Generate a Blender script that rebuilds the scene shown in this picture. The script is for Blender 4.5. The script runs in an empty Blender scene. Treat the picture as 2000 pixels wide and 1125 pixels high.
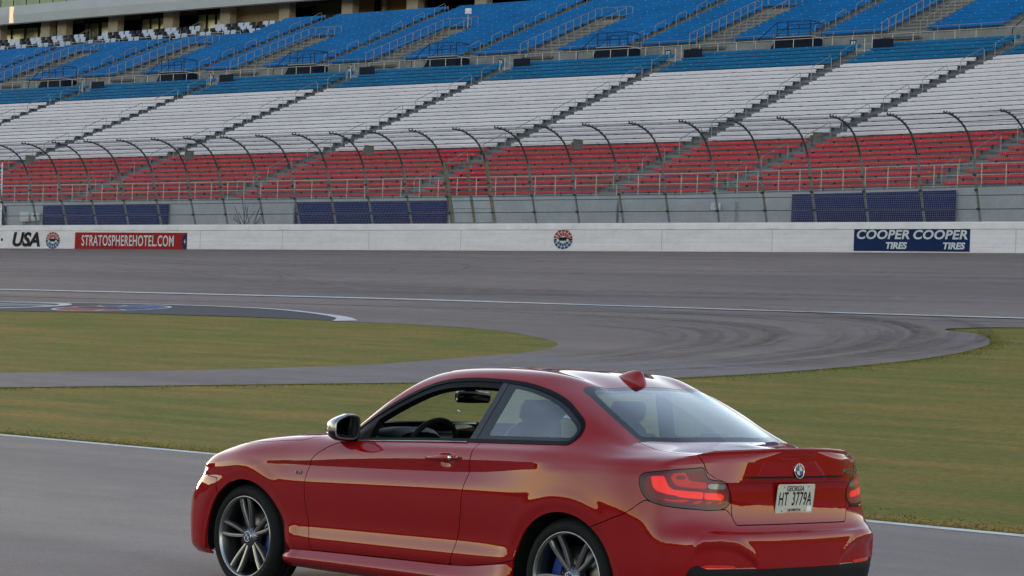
import bpy, bmesh, math, random
import numpy as np
from mathutils import Vector, Matrix
from math import radians, sin, cos, pi, hypot, atan2, sqrt
random.seed(7)
rng = np.random.default_rng(7)
scene = bpy.context.scene

# ------------------------------------------------------------------ camera
cam_d = bpy.data.cameras.new('camera')
cam = bpy.data.objects.new('camera', cam_d)
scene.collection.objects.link(cam)
CAM = Vector((-9.2957, 10.4056, 1.5343))
_yaw, _pitch, _roll = radians(-44.4971), radians(-1.2426), radians(2.155)
_fw = Vector((cos(_yaw)*cos(_pitch), sin(_yaw)*cos(_pitch), -sin(_pitch)))
_r = Vector((sin(_yaw), -cos(_yaw), 0)); _u = _r.cross(_fw)
_r2 = _r*cos(_roll) + _u*sin(_roll); _u2 = _u*cos(_roll) - _r*sin(_roll)
_m = Matrix((_r2, _u2, -_fw)).transposed().to_4x4(); _m.translation = CAM
cam.matrix_world = _m
cam_d.sensor_width = 36.0
cam_d.lens = 4966.0/2000*36.0
cam_d.clip_start = 0.2; cam_d.clip_end = 6000
cam_d.dof.use_dof = False
cam_d.dof.focus_distance = 15.0
cam_d.dof.aperture_fstop = 26.0
scene.camera = cam

# ------------------------------------------------------------------ light
SUN_EL = radians(5)
SUN_AZ = radians(-12)     # world direction (x, y) towards the set of the sun: camera left
world = bpy.data.worlds.new('World'); scene.world = world
world.use_nodes = True
nt = world.node_tree; nt.nodes.clear()
wo = nt.nodes.new('ShaderNodeOutputWorld'); bg = nt.nodes.new('ShaderNodeBackground')
sky = nt.nodes.new('ShaderNodeTexSky'); sky.sky_type = 'NISHITA'; sky.sun_disc = False
sky.sun_elevation = SUN_EL; sky.sun_rotation = pi/2 - SUN_AZ
sky.altitude = 600; sky.air_density = 1.0; sky.dust_density = 0.35; sky.ozone_density = 0.55
tint = nt.nodes.new('ShaderNodeMix'); tint.data_type = 'RGBA'; tint.blend_type = 'MULTIPLY'; tint.inputs[0].default_value = 1.0; tint.inputs[7].default_value = (1.065, .962, .995, 1)   # faint rose of the dusk sky
nt.links.new(sky.outputs[0], tint.inputs[6]); nt.links.new(tint.outputs[2], bg.inputs[0]); bg.inputs[1].default_value = 0.15
nt.links.new(bg.outputs[0], wo.inputs[0])
sd = bpy.data.lights.new('sun', 'SUN'); sun = bpy.data.objects.new('sun', sd)
scene.collection.objects.link(sun)
sd.energy = 0.3; sd.angle = radians(12); sd.color = (1.0, 0.72, 0.48)
_sdir = Vector((cos(SUN_AZ)*cos(SUN_EL), sin(SUN_AZ)*cos(SUN_EL), sin(SUN_EL)))
sun.rotation_euler = _sdir.to_track_quat('Z', 'Y').to_euler()
sun.location = _sdir*400
scene.view_settings.view_transform = 'Standard'; scene.view_settings.look = 'None'
scene.view_settings.gamma = 1.0; scene.view_settings.exposure = 2.18
scene.cycles.max_bounces = 8; scene.cycles.transparent_max_bounces = 16

# ------------------------------------------------------------------ helpers
def new_mat(name, color=(0.5, 0.5, 0.5), rough=0.6, metal=0.0, coat=0.0, coat_rough=0.03, spec=0.3, trans=0.0, ior=1.45, emit=None, estr=0.0, alpha=1.0):
    m = bpy.data.materials.new(name); m.use_nodes = True
    b = m.node_tree.nodes['Principled BSDF']
    b.inputs['Base Color'].default_value = (*color, 1)
    b.inputs['Roughness'].default_value = rough
    b.inputs['Metallic'].default_value = metal
    b.inputs['Coat Weight'].default_value = coat
    b.inputs['Coat Roughness'].default_value = coat_rough
    b.inputs['Specular IOR Level'].default_value = spec if (rough < .4 or spec != .3) else .12
    b.inputs['Transmission Weight'].default_value = trans
    b.inputs['IOR'].default_value = ior
    b.inputs['Alpha'].default_value = alpha
    if emit:
        b.inputs['Emission Color'].default_value = (*emit, 1); b.inputs['Emission Strength'].default_value = estr
    return m

def vary(m, scale=8.0, amt=0.15, bump=0.0, bscale=60.0, stretch=(1, 1, 1), coord='Object', detail=5.0, dist=0.01):
    """break up a plain surface: noise on the value of its own colour, optional fine bump"""
    nt = m.node_tree; b = nt.nodes['Principled BSDF']; L = nt.links
    tc = nt.nodes.new('ShaderNodeTexCoord'); mp = nt.nodes.new('ShaderNodeMapping')
    mp.inputs['Scale'].default_value = stretch
    L.new(tc.outputs[coord], mp.inputs[0])
    n = nt.nodes.new('ShaderNodeTexNoise'); n.inputs['Scale'].default_value = scale; n.inputs['Detail'].default_value = detail
    L.new(mp.outputs[0], n.inputs['Vector'])
    r = nt.nodes.new('ShaderNodeMapRange'); r.inputs[1].default_value = 0.25; r.inputs[2].default_value = 0.75
    r.inputs[3].default_value = 1-amt; r.inputs[4].default_value = 1+amt
    L.new(n.outputs[0], r.inputs[0])
    h = nt.nodes.new('ShaderNodeHueSaturation'); h.inputs['Color'].default_value = b.inputs['Base Color'].default_value
    L.new(r.outputs[0], h.inputs['Value']); L.new(h.outputs[0], b.inputs['Base Color'])
    if bump:
        n2 = nt.nodes.new('ShaderNodeTexNoise'); n2.inputs['Scale'].default_value = bscale; n2.inputs['Detail'].default_value = 4
        L.new(mp.outputs[0], n2.inputs['Vector'])
        bp = nt.nodes.new('ShaderNodeBump'); bp.inputs['Strength'].default_value = bump; bp.inputs['Distance'].default_value = dist
        L.new(n2.outputs[0], bp.inputs['Height']); L.new(bp.outputs[0], b.inputs['Normal'])
    return m

def link(o, parent=None):
    scene.collection.objects.link(o)
    if parent is not None: o.parent = parent
    return o

def tag(o, label=None, cat=None, group=None, kind=None):
    if label: o['label'] = label
    if cat: o['category'] = cat
    if group: o['group'] = group
    if kind: o['kind'] = kind
    return o

def empty(name, loc=(0, 0, 0), rz=0.0):
    o = bpy.data.objects.new(name, None); o.location = loc; o.rotation_euler = (0, 0, rz); o.empty_display_size = 0.2
    return link(o)

def mesh_obj(name, verts, faces, mat=None, parent=None, smooth=False, normals=None):
    me = bpy.data.meshes.new(name)
    me.from_pydata([tuple(map(float, v)) for v in verts], [], [tuple(map(int, f)) for f in faces])
    if mat is not None:
        for m in (mat if isinstance(mat, (list, tuple)) else [mat]): me.materials.append(m)
    if smooth: me.polygons.foreach_set('use_smooth', [True]*len(me.polygons))
    me.update()
    if normals is not None:
        me.normals_split_custom_set_from_vertices([tuple(map(float, n)) for n in normals])
    o = bpy.data.objects.new(name, me)
    return link(o, parent)

def tree_copy(o, parent=None):
    c = o.copy(); scene.collection.objects.link(c); c.parent = parent
    for ch in list(o.children): tree_copy(ch, c)
    return c

class MB:
    """collects simple solids into one mesh"""
    def __init__(s): s.v = []; s.f = []
    def add(s, V, F):
        n = len(s.v); s.v += [tuple(v) for v in V]; s.f += [tuple(i+n for i in f) for f in F]; return s
    def box(s, c, d, M=None):
        x, y, z = d[0]/2, d[1]/2, d[2]/2
        V = [Vector((sx*x, sy*y, sz*z)) for sx in (-1, 1) for sy in (-1, 1) for sz in (-1, 1)]
        if M is not None: V = [M @ v for v in V]
        V = [v+Vector(c) for v in V]
        return s.add(V, [(0, 1, 3, 2), (4, 6, 7, 5), (0, 4, 5, 1), (2, 3, 7, 6), (0, 2, 6, 4), (1, 5, 7, 3)])
    def hexa(s, P):   # 8 points: bottom ring 4, top ring 4
        return s.add(P, [(3, 2, 1, 0), (4, 5, 6, 7), (0, 1, 5, 4), (1, 2, 6, 5), (2, 3, 7, 6), (3, 0, 4, 7)])
    def tube(s, pts, r, n=6, caps=True):
        pts = [Vector(p) for p in pts]; rs = r if isinstance(r, (list, tuple)) else [r]*len(pts)
        V = []; F = []
        up = None
        for i, p in enumerate(pts):
            d = (pts[min(i+1, len(pts)-1)]-pts[max(i-1, 0)]).normalized()
            if up is None: up = Vector((0, 0, 1)) if abs(d.z) < 0.9 else Vector((1, 0, 0))
            a = d.cross(up).normalized(); b = a.cross(d).normalized(); up = b
            for k in range(n):
                t = 2*pi*(k+0.5)/n; V.append(p+(a*cos(t)+b*sin(t))*rs[i])
        for i in range(len(pts)-1):
            for k in range(n):
                k2 = (k+1) % n; F.append((i*n+k, i*n+k2, (i+1)*n+k2, (i+1)*n+k))
        if caps: F.append(tuple(range(n-1, -1, -1))); F.append(tuple((len(pts)-1)*n+k for k in range(n)))
        return s.add(V, F)
    def lathe(s, prof, n=48, M=None, closed=False):   # prof (r, h) spun round local z
        V = []; F = []; m = len(prof)
        for k in range(n):
            t = 2*pi*k/n
            for r, h in prof: V.append(Vector((r*cos(t), r*sin(t), h)))
        for k in range(n):
            k2 = (k+1) % n
            for i in range(m if closed else m-1):
                j = (i+1) % m; F.append((k*m+i, k2*m+i, k2*m+j, k*m+j))
        if M is not None: V = [M @ v for v in V]
        return s.add(V, F)
    def build(s, name, mat, parent=None, smooth=False):
        return mesh_obj(name, s.v, s.f, mat, parent, smooth)

def bevel(o, w=0.005, seg=2, ang=35):
    m = o.modifiers.new('bevel', 'BEVEL'); m.width = w; m.segments = seg; m.limit_method = 'ANGLE'; m.angle_limit = radians(ang)
    m.harden_normals = False
    o.data.polygons.foreach_set('use_smooth', [True]*len(o.data.polygons))
    return o

def text_mesh(body, size=1.0, extrude=0.002, offset=0.0, shear=0.0, spacing=1.0, align='CENTER', sx=1.0):
    """returns verts, faces of lettering in its local xy plane"""
    c = bpy.data.curves.new('lettering', 'FONT'); c.body = body; c.size = size; c.extrude = extrude; c.offset = offset
    c.shear = shear; c.space_character = spacing; c.align_x = align; c.align_y = 'CENTER'; c.resolution_u = 4
    o = bpy.data.objects.new('lettering_source', c); scene.collection.objects.link(o)
    dg = bpy.context.evaluated_depsgraph_get(); me = bpy.data.meshes.new_from_object(o.evaluated_get(dg))
    V = [(v.co.x*sx, v.co.y, v.co.z) for v in me.vertices]; F = [tuple(p.vertices) for p in me.polygons]
    bpy.data.objects.remove(o); bpy.data.curves.remove(c); bpy.data.meshes.remove(me)
    return V, F

def place_text(name, body, M, mat, parent=None, **k):
    V, F = text_mesh(body, **k); V = [M @ Vector(v) for v in V]
    return mesh_obj(name, V, F, mat, parent)
# =================================================================== the car
# spline tools -----------------------------------------------------------
def nat_spline(t, Y, tt):
    """natural cubic spline through Y(t), evaluated at tt; Y (n, d)"""
    t = np.asarray(t, float); Y = np.asarray(Y, float); n = len(t)
    if n == 2:
        w = ((tt-t[0])/(t[1]-t[0]))[:, None]; return Y[0]*(1-w)+Y[1]*w
    h = np.diff(t); A = np.zeros((n, n)); B = np.zeros((n, Y.shape[1])); A[0, 0] = A[-1, -1] = 1
    for i in range(1, n-1):
        A[i, i-1] = h[i-1]; A[i, i] = 2*(h[i-1]+h[i]); A[i, i+1] = h[i]
        B[i] = 6*((Y[i+1]-Y[i])/h[i]-(Y[i]-Y[i-1])/h[i-1])
    M = np.linalg.solve(A, B)
    k = np.clip(np.searchsorted(t, tt, side='right')-1, 0, n-2)
    a = (t[k+1]-tt)/h[k]; b = (tt-t[k])/h[k]; hh = h[k]
    a = a[:, None]; b = b[:, None]; hh = hh[:, None]
    return a*Y[k]+b*Y[k+1]+((a**3-a)*M[k]+(b**3-b)*M[k+1])*hh**2/6

def poly_curve(pts, n=None, closed=False, per=6):
    """smooth curve through 2-D points"""
    P = np.array(pts, float)
    if closed:
        Q = np.concatenate([P[-3:], P, P[:3]]); d = np.concatenate([[0], np.cumsum(np.linalg.norm(np.diff(Q, axis=0), axis=1))])
        tt = np.concatenate([np.linspace(d[i], d[i+1], per, endpoint=False) for i in range(3, 3+len(P))])
        return nat_spline(d, Q, tt)
    d = np.concatenate([[0], np.cumsum(np.linalg.norm(np.diff(P, axis=0), axis=1))])
    tt = np.concatenate([np.linspace(d[i], d[i+1], per, endpoint=False) for i in range(len(P)-1)]+[[d[-1]]])
    return nat_spline(d, P, tt)

def sdf_poly(P, poly):
    """signed distance (negative inside) of 2-D points to a closed polygon"""
    P = np.asarray(P, float); Q = np.asarray(poly, float); n = len(Q)
    d = np.full(len(P), 1e9); ins = np.zeros(len(P), bool)
    for i in range(n):
        a = Q[i]; b = Q[(i+1) % n]; e = b-a; w = P-a
        L = (e**2).sum()
        if L < 1e-14: continue
        t = np.clip((w@e)/L, 0, 1); q = w-t[:, None]*e
        d = np.minimum(d, (q**2).sum(1))
        c = ((a[1] > P[:, 1]) != (b[1] > P[:, 1]))
        if a[1] != b[1]: ins ^= c & (P[:, 0] < (b[0]-a[0])*(P[:, 1]-a[1])/(b[1]-a[1])+a[0])
    d = np.sqrt(d); return np.where(ins, -d, d)

class PM:
    """panel mesh: points, normals, params and polygons"""
    def __init__(s, P, N, U, F): s.P, s.N, s.U, s.F = P, N, U, F
    def clip(s, f, keep=-1):
        """keep the part where keep*f > 0, cutting cells along f = 0"""
        g = f*keep; pos = g > 0
        if isinstance(s.F, np.ndarray):
            c = pos[s.F].sum(1); full = s.F[c == 4]; mixed = [tuple(q) for q in s.F[(c > 0) & (c < 4)]]
            out = [tuple(q) for q in full]
        else:
            out = []; mixed = []
            for q in s.F:
                k = sum(1 for i in q if pos[i])
                if k == len(q): out.append(q)
                elif k: mixed.append(q)
        nP, nN, nU = [], [], []; base = len(s.P); cache = {}
        def cross(i, j):
            key = (i, j) if i < j else (j, i)
            if key in cache: return cache[key]
            t = g[i]/(g[i]-g[j])
            nP.append(s.P[i]*(1-t)+s.P[j]*t); v = s.N[i]*(1-t)+s.N[j]*t; nN.append(v/(np.linalg.norm(v)+1e-12)); nU.append(s.U[i]*(1-t)+s.U[j]*t)
            cache[key] = base+len(nP)-1; return cache[key]
        for q in mixed:
            r = []
            for a in range(len(q)):
                i, j = q[a], q[(a+1) % len(q)]
                if pos[i]: r.append(i)
                if pos[i] != pos[j]: r.append(cross(i, j))
            if len(r) > 2: out.append(tuple(r))
        P = np.concatenate([s.P, np.array(nP).reshape(-1, 3)]); N = np.concatenate([s.N, np.array(nN).reshape(-1, 3)]); U = np.concatenate([s.U, np.array(nU).reshape(-1, 2)])
        used = np.zeros(len(P), bool)
        for q in out: used[list(q)] = True
        idx = np.cumsum(used)-1
        return PM(P[used], N[used], U[used], [tuple(int(idx[i]) for i in q) for q in out])
    def offset(s, d): return PM(s.P+s.N*d, s.N, s.U, s.F)
    def mirror(s):
        return PM(s.P*[1, -1, 1], s.N*[1, -1, 1], s.U, [tuple(q[::-1]) for q in s.F])
    def flip(s): return PM(s.P, -s.N, s.U, [tuple(q[::-1]) for q in s.F])
    def build(s, name, mat, parent=None):
        return mesh_obj(name, s.P, s.F, mat, parent, True, s.N)
    def rim(s, depth):
        """strip going inward from every open edge, so the panel has a thickness"""
        e = {}
        for q in s.F:
            for a in range(len(q)):
                i, j = int(q[a]), int(q[(a+1) % len(q)])
                k = (min(i, j), max(i, j)); e[k] = None if k in e else (i, j)
        E = [v for v in e.values() if v is not None]
        P = list(s.P); N = list(s.N); U = list(s.U); F = [tuple(q) for q in s.F]; n0 = len(P)
        for i, j in E:
            b = len(P)
            for k in (i, j): P.append(s.P[k]); P.append(s.P[k]-s.N[k]*depth)
            d = s.P[j]-s.P[i]; nn = np.cross(d, s.N[i]); nn = nn/(np.linalg.norm(nn)+1e-12)
            for _ in range(4): N.append(nn); U.append(s.U[i])
            F.append((b+2, b, b+1, b+3))
        return PM(np.array(P), np.array(N), np.array(U), F)
def pm_join(L):
    P, N, U, F = [], [], [], []; n = 0
    for m in L:
        P.append(m.P); N.append(m.N); U.append(m.U); F += [tuple(int(i)+n for i in q) for q in m.F]; n += len(m.P)
    return PM(np.concatenate(P), np.concatenate(N), np.concatenate(U), F)

# control net --------------------------------------------------------------
# side ribs: x, ymax, then c0..c9 (points of the upper body from the waist crease to the centre line)
def rib(xs, ys, zs): return [(x, y, z) for x, y, z in zip(xs, ys, zs)]
SIDE = []
def add_rib(name, x, ymax, xs, ys, zs):
    if not isinstance(xs, (list, tuple)): xs = [xs]*10
    SIDE.append((name, x, ymax, rib(xs, ys, zs)))
add_rib('cF', 3.15, .83, [3.138, 3.134, 3.135, 3.175, 3.22, 3.26, 3.30, 3.38, 3.415, 3.425], [.756, .735, .70, .65, .60, .55, .49, .32, .16, 0], [.70, .722, .74, .748, .752, .756, .76, .765, .768, .77])
add_rib('H6', 3.03, .862, [3.03]*4+[3.04, 3.05, 3.06, 3.09, 3.10, 3.10], [.835, .812, .775, .735, .69, .65, .60, .41, .20, 0], [.737, .763, .785, .80, .812, .82, .828, .848, .857, .86])
add_rib('H5', 2.87, .878, 2.87, [.863, .846, .81, .77, .73, .69, .63, .43, .21, 0], [.758, .793, .822, .842, .855, .863, .872, .890, .898, .90])
add_rib('H4', 2.69, .886, 2.69, [.874, .860, .825, .79, .75, .71, .65, .44, .22, 0], [.775, .817, .855, .877, .890, .898, .908, .925, .933, .935])
add_rib('H3', 2.5, .882, 2.5, [.870, .858, .825, .79, .755, .72, .66, .45, .23, 0], [.785, .833, .877, .900, .914, .922, .930, .950, .958, .96])
add_rib('H2', 2.28, .873, 2.28, [.862, .850, .815, .78, .75, .72, .67, .45, .23, 0], [.797, .846, .897, .923, .936, .943, .950, .965, .971, .972])
add_rib('H1', 2.03, .869, [2.03]*4+[2.04, 2.05, 2.06, 2.11, 2.14, 2.15], [.859, .848, .812, .78, .75, .72, .68, .46, .23, 0], [.812, .862, .915, .940, .952, .958, .963, .975, .980, .981])
add_rib('A0', 1.80, .868, [1.80, 1.80, 1.79, 1.80, 1.81, 1.83, 1.86, 1.98, 2.05, 2.07], [.858, .846, .808, .779, .762, .737, .700, .46, .23, 0], [.832, .885, .940, .959, .970, .979, .985, .990, .992, .993])
add_rib('A1', 1.62, .868, [1.62, 1.62, 1.63, 1.635, 1.637, 1.638, 1.638, 1.77, 1.85, 1.88], [.858, .844, .80, .775, .748, .714, .676, .44, .22, 0], [.845, .90, .95, 1.0, 1.052, 1.10, 1.138, 1.158, 1.165, 1.167])
add_rib('A2', 1.40, .868, [1.40, 1.40, 1.40, 1.405, 1.41, 1.415, 1.415, 1.53, 1.60, 1.62], [.858, .843, .797, .752, .705, .652, .612, .40, .20, 0], [.860, .915, .957, 1.04, 1.14, 1.228, 1.277, 1.300, 1.308, 1.310])
add_rib('A3', 1.15, .868, [1.15, 1.15, 1.15, 1.15, 1.155, 1.16, 1.17, 1.26, 1.31, 1.33], [.859, .843, .796, .742, .680, .620, .576, .38, .19, 0], [.874, .930, .967, 1.06, 1.19, 1.308, 1.350, 1.373, 1.381, 1.383])
add_rib('A4', 0.90, .869, [.90]*6+[.90, .93, .95, .95], [.861, .844, .796, .737, .672, .609, .566, .38, .19, 0], [.886, .940, .976, 1.08, 1.205, 1.332, 1.371, 1.394, 1.402, 1.404])
add_rib('A5', 0.64, .873, .64, [.864, .846, .797, .735, .671, .607, .560, .375, .19, 0], [.896, .949, .985, 1.085, 1.21, 1.328, 1.369, 1.391, 1.399, 1.401])
add_rib('A6', 0.42, .881, .42, [.871, .851, .800, .742, .680, .616, .540, .36, .18, 0], [.904, .956, .993, 1.08, 1.19, 1.294, 1.345, 1.366, 1.374, 1.376])
add_rib('R0', 0.22, .889, [.22]*6+[.231, .212, .205, .203], [.876, .855, .803, .753, .700, .608, .501, .33, .165, 0], [.910, .959, .998, 1.07, 1.155, 1.256, 1.298, 1.310, 1.316, 1.318])
add_rib('Q1', 0.05, .892, [.05, .05, .05, .05, .052, .054, .056, .03, .015, .01], [.869, .850, .806, .762, .695, .607, .527, .35, .175, 0], [.915, .958, 1.0, 1.06, 1.145, 1.197, 1.218, 1.237, 1.243, 1.245])
add_rib('Q2', -.12, .890, [-.12]*6+[-.119, -.165, -.187, -.195], [.862, .842, .803, .746, .685, .616, .552, .37, .185, 0], [.921, .957, .992, 1.035, 1.080, 1.113, 1.130, 1.146, 1.152, 1.153])
add_rib('R1', -.30, .881, [-.32, -.315, -.31, -.305, -.30, -.298, -.294, -.36, -.39, -.40], [.849, .829, .790, .743, .690, .635, .578, .38, .19, 0], [.929, .954, .977, .999, 1.017, 1.032, 1.042, 1.046, 1.048, 1.048])
add_rib('T1', -.45, .867, [-.45, -.45, -.45, -.45, -.45, -.455, -.46, -.50, -.52, -.52], [.824, .804, .768, .722, .678, .625, .565, .37, .18, 0], [.935, .957, .975, .990, 1.002, 1.012, 1.019, 1.028, 1.032, 1.033])
add_rib('T2', -.58, .848, [-.58, -.58, -.58, -.585, -.59, -.60, -.61, -.66, -.70, -.71], [.796, .775, .738, .696, .652, .60, .54, .36, .18, 0], [.940, .960, .978, .990, .999, 1.006, 1.011, 1.019, 1.024, 1.026])
add_rib('cR', -.70, .838, [-.665, -.675, -.69, -.712, -.735, -.765, -.79, -.845, -.885, -.90], [.765, .74, .69, .64, .596, .54, .48, .33, .165, 0], [.945, .965, .985, .997, 1.002, 1.008, 1.012, 1.02, 1.025, 1.027])
names = [r[0] for r in SIDE]

def lerp_tab(x, tab):
    xs = [a for a, _ in tab]; ys = [b for _, b in tab]
    if xs[0] > xs[-1]: xs = xs[::-1]; ys = ys[::-1]
    return float(np.interp(x, xs, ys))
LCZ = [(3.2, .66), (2.87, .72), (2.69, .745), (2.5, .765), (2.35, .776), (2.05, .781), (1.32, .802), (.72, .823), (.42, .85), (.22, .871), (.05, .880), (-.12, .886), (-.3, .890), (-.45, .890), (-.58, .885), (-.7, .87)]
# inset of each level below the waist from ymax
LEVZ = {'L0': [(3.2, .19), (2.5, .185), (2.0, .178), (.5, .178), (-.3, .205), (-.58, .24), (-.7, .262)],
        'L1': [(3.2, .23), (2.5, .222), (.5, .225), (-.3, .245), (-.58, .285), (-.7, .315)],
        'L2': [(3.2, .29), (2.27, .279), (2.0, .289), (1.4, .299), (.8, .307), (.6, .325), (.35, .36), (0, .36), (-.4, .35), (-.7, .38)],
        'L3': [(3.2, .35), (2.2, .325), (.8, .345), (.5, .37), (0, .40), (-.4, .40), (-.7, .43)],
        'L4': [(3.2, .45), (2, .43), (0, .46), (-.7, .50)],
        'L5': [(3.2, .54), (2, .55), (0, .57), (-.7, .585)],
        'L6': [(3.2, .61), (2.7, .64), (2, .655), (0, .69), (-.45, .68), (-.7, .65)],
        'L6b': [(3.2, .64), (2.7, .70), (2, .722), (0, .79), (-.45, .80), (-.7, .75)]}
INS = {'L0': [(3.2, .06), (2.5, .05), (2.2, .075), (.6, .075), (.2, .05), (-.7, .05)],
       'L1': [(3.2, .02), (2.5, .015), (2.2, .008), (.6, .008), (.2, .02), (-.7, .02)],
       'L2': [(3.2, .008), (2.5, .012), (2.2, .034), (.8, .036), (.4, .02), (0, .012), (-.7, .010)],
       'L3': [(3.2, .004), (2.5, .008), (2.2, .016), (.8, .016), (.4, .014), (0, .008), (-.7, .005)],
       'L4': [(3.2, .0), (2.5, .012), (2.1, .024), (1.0, .026), (.5, .026), (.1, .010), (-.7, 0)],
       'L5': [(3.2, .0), (2.5, .006), (2.1, .013), (1.0, .014), (.5, .014), (.1, .005), (-.7, .002)],
       'L6': [(3.2, .010), (2.5, .001), (2.1, .001), (.5, .001), (0, .0), (-.45, .0), (-.7, .012)],
       'L6b': [(3.2, .022), (2.5, .003), (2.1, .006), (.5, .006), (0, .005), (-.3, .008), (-.45, .012), (-.7, .028)],
       'L7': [(3.2, .035), (2.87, .010), (2.5, .008), (2.2, .020), (1.3, .025), (.7, .024), (.42, .018), (.22, .014), (.05, .014), (-.12, .018), (-.3, .021), (-.45, .027), (-.58, .035), (-.7, .048)]}
LNAMES = ['L0', 'L1', 'L2', 'L3', 'L4', 'L5', 'L6', 'L6b', 'L7']
cols = LNAMES+['c%d' % i for i in range(10)]
def side_low(x, ymax):
    o = []
    for n in LNAMES:
        z = lerp_tab(x, LCZ if n == 'L7' else LEVZ[n]); o.append((x, ymax-lerp_tab(x, INS[n]), z))
    return o
# corner ribs get hand-placed lower points
LOW = {r[0]: side_low(r[1], r[2]) for r in SIDE}
LOW['cF'] = [(3.16, .775, .19), (3.17, .812, .23), (3.175, .824, .29), (3.175, .829, .35), (3.175, .83, .45), (3.172, .820, .54), (3.160, .800, .61), (3.150, .782, .64), (3.142, .768, .67)]
LOW['cR'] = [(-.68, .79, .262), (-.69, .82, .315), (-.695, .832, .38), (-.70, .837, .43), (-.70, .838, .50), (-.695, .836, .585), (-.685, .822, .65), (-.672, .808, .75), (-.665, .788, .87)]
def front_st(m, t):
    zz = [.18, .22, .28, .34, .45, .54, .61, .64, .67, .70, .728, .75]
    ww = [0, 0, 0, 0, 0, .06, .36, .56, .70, .80, .90, 1]; ii = [.06, .022, .012, .004, 0, 0, 0, 0, 0, 0, 0, 0]
    d = hypot(m[0]-2.6, m[1]); o = []
    for z, w, i in zip(zz, ww, ii):
        x = m[0]*(1-w)+t[0]*w; y = m[1]*(1-w)+t[1]*w
        x -= i*(m[0]-2.6)/d; y -= i*m[1]/d
        o.append((x, y, z if w < 1 else t[2]))
    return o
FR = [front_st(a, b) for a, b in [((3.50, 0), (3.425, 0, .77)), ((3.495, .14), (3.415, .16, .768)), ((3.48, .29), (3.38, .32, .765)), ((3.44, .45), (3.33, .43, .762)), ((3.375, .61), (3.285, .515, .758)), ((3.285, .735), (3.225, .60, .752))]]
RE = []
def rear_st(L4, L5, L6, L6b, L7, L8, c1, c2):
    d = hypot(L4[0]+.2, L4[1]); o = []
    for z, i in ((.27, .07), (.32, .03), (.385, .012), (.43, .004)):
        o.append((L4[0]-i*(L4[0]+.2)/d, L4[1]*(1-i/d), z))
    RE.append(o+[L4, L5, L6, L6b, L7, L8, c1, c2])
rear_st((-.80, .768, .50), (-.793, .766, .59), (-.762, .742, .65), (-.742, .727, .75), (-.728, .706, .86), (-.745, .655, .955), (-.744, .638, .977), (-.745, .580, 1.003))
rear_st((-.868, .655, .50), (-.86, .655, .597), (-.818, .622, .65), (-.800, .600, .78), (-.798, .582, .862), (-.80, .545, .965), (-.80, .53, .988), (-.803, .448, 1.013))
rear_st((-.908, .46, .50), (-.90, .46, .60), (-.858, .44, .65), (-.842, .43, .84), (-.862, .415, .866), (-.862, .39, .970), (-.862, .375, .994), (-.858, .295, 1.021))
rear_st((-.928, .24, .50), (-.92, .24, .60), (-.873, .22, .65), (-.858, .22, .852), (-.880, .21, .866), (-.885, .20, .972), (-.886, .19, .997), (-.889, .145, 1.026))
rear_st((-.933, 0, .50), (-.925, 0, .60), (-.877, 0, .65), (-.862, 0, .853), (-.886, 0, .866), (-.892, 0, .972), (-.893, 0, .999), (-.90, 0, 1.027))

nF, nS, nR = len(FR), len(SIDE), len(RE)
NC = 12
ring = np.array(FR+[LOW[r[0]]+r[3][:3] for r in SIDE]+RE, float)           # (stations, 12, 3)
full = np.array([LOW[r[0]]+r[3] for r in SIDE], float)                      # (ribs, 19, 3)
# common parameter: chord length along the middle level
tr = np.concatenate([[0], np.cumsum(np.linalg.norm(np.diff(ring[:, 5], axis=0), axis=1))])
tF, tR = tr[nF], tr[nF+nS-1]
def tt_of(name): return tr[nF+names.index(name)]
DU, DV = 0.0135, 0.0135
def dense(ts, step):
    o = []
    for a, b in zip(ts[:-1], ts[1:]): o.append(np.linspace(a, b, max(2, int(math.ceil((b-a)/step)))+1)[:-1])
    o.append([ts[-1]]); return np.concatenate(o)
ud = dense(tr, DU)
# mirrored ends so the splines leave the centre line squarely
def ring_rows():
    a = ring[1:4][::-1]*[1, -1, 1]; b = ring[-4:-1][::-1]*[1, -1, 1]
    ext = np.concatenate([a, ring, b]); te = np.concatenate([-tr[1:4][::-1], tr, 2*tr[-1]-tr[-4:-1][::-1]])
    return np.stack([nat_spline(te, ext[:, k], ud) for k in range(NC)], 1)   # (nu, 12, 3)
RR = ring_rows()
iF, iR = int(np.argmin(abs(ud-tF))), int(np.argmin(abs(ud-tR)))
us = ud[iF:iR+1]; ts_side = tr[nF:nF+nS]
brk = [names.index('A0'), names.index('R1')]
TOP = np.zeros((len(us), 19, 3)); TOP[:, :NC] = RR[iF:iR+1]
for k in range(NC, 19):
    if k >= 9+5:
        segs = [0]+brk+[nS-1]
        for a, b in zip(segs[:-1], segs[1:]):
            m = (us >= ts_side[a]-1e-9) & (us <= ts_side[b]+1e-9)
            TOP[m, k] = nat_spline(ts_side[a:b+1], full[a:b+1, k], us[m])
    else:
        TOP[:, k] = nat_spline(ts_side, full[:, k], us)

def vdense(rows, n_per):
    """(nu, m, 3) -> spline across v, same parameter for every rib"""
    m = rows.shape[1]; L = np.linalg.norm(np.diff(rows, axis=1), axis=2).mean(0)+1e-6
    t = np.concatenate([[0], np.cumsum(L)]); v = dense(t, n_per)
    flat = rows.transpose(1, 0, 2).reshape(m, -1)
    return nat_spline(t, flat, v).reshape(len(v), rows.shape[0], 3).transpose(1, 0, 2), np.interp(v, t, np.arange(m))

def gridnormals(G):
    du = np.gradient(G, axis=0); dv = np.gradient(G, axis=1); N = np.cross(du, dv)
    L = np.linalg.norm(N, axis=2, keepdims=True); return N/np.maximum(L, 1e-12)

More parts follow.
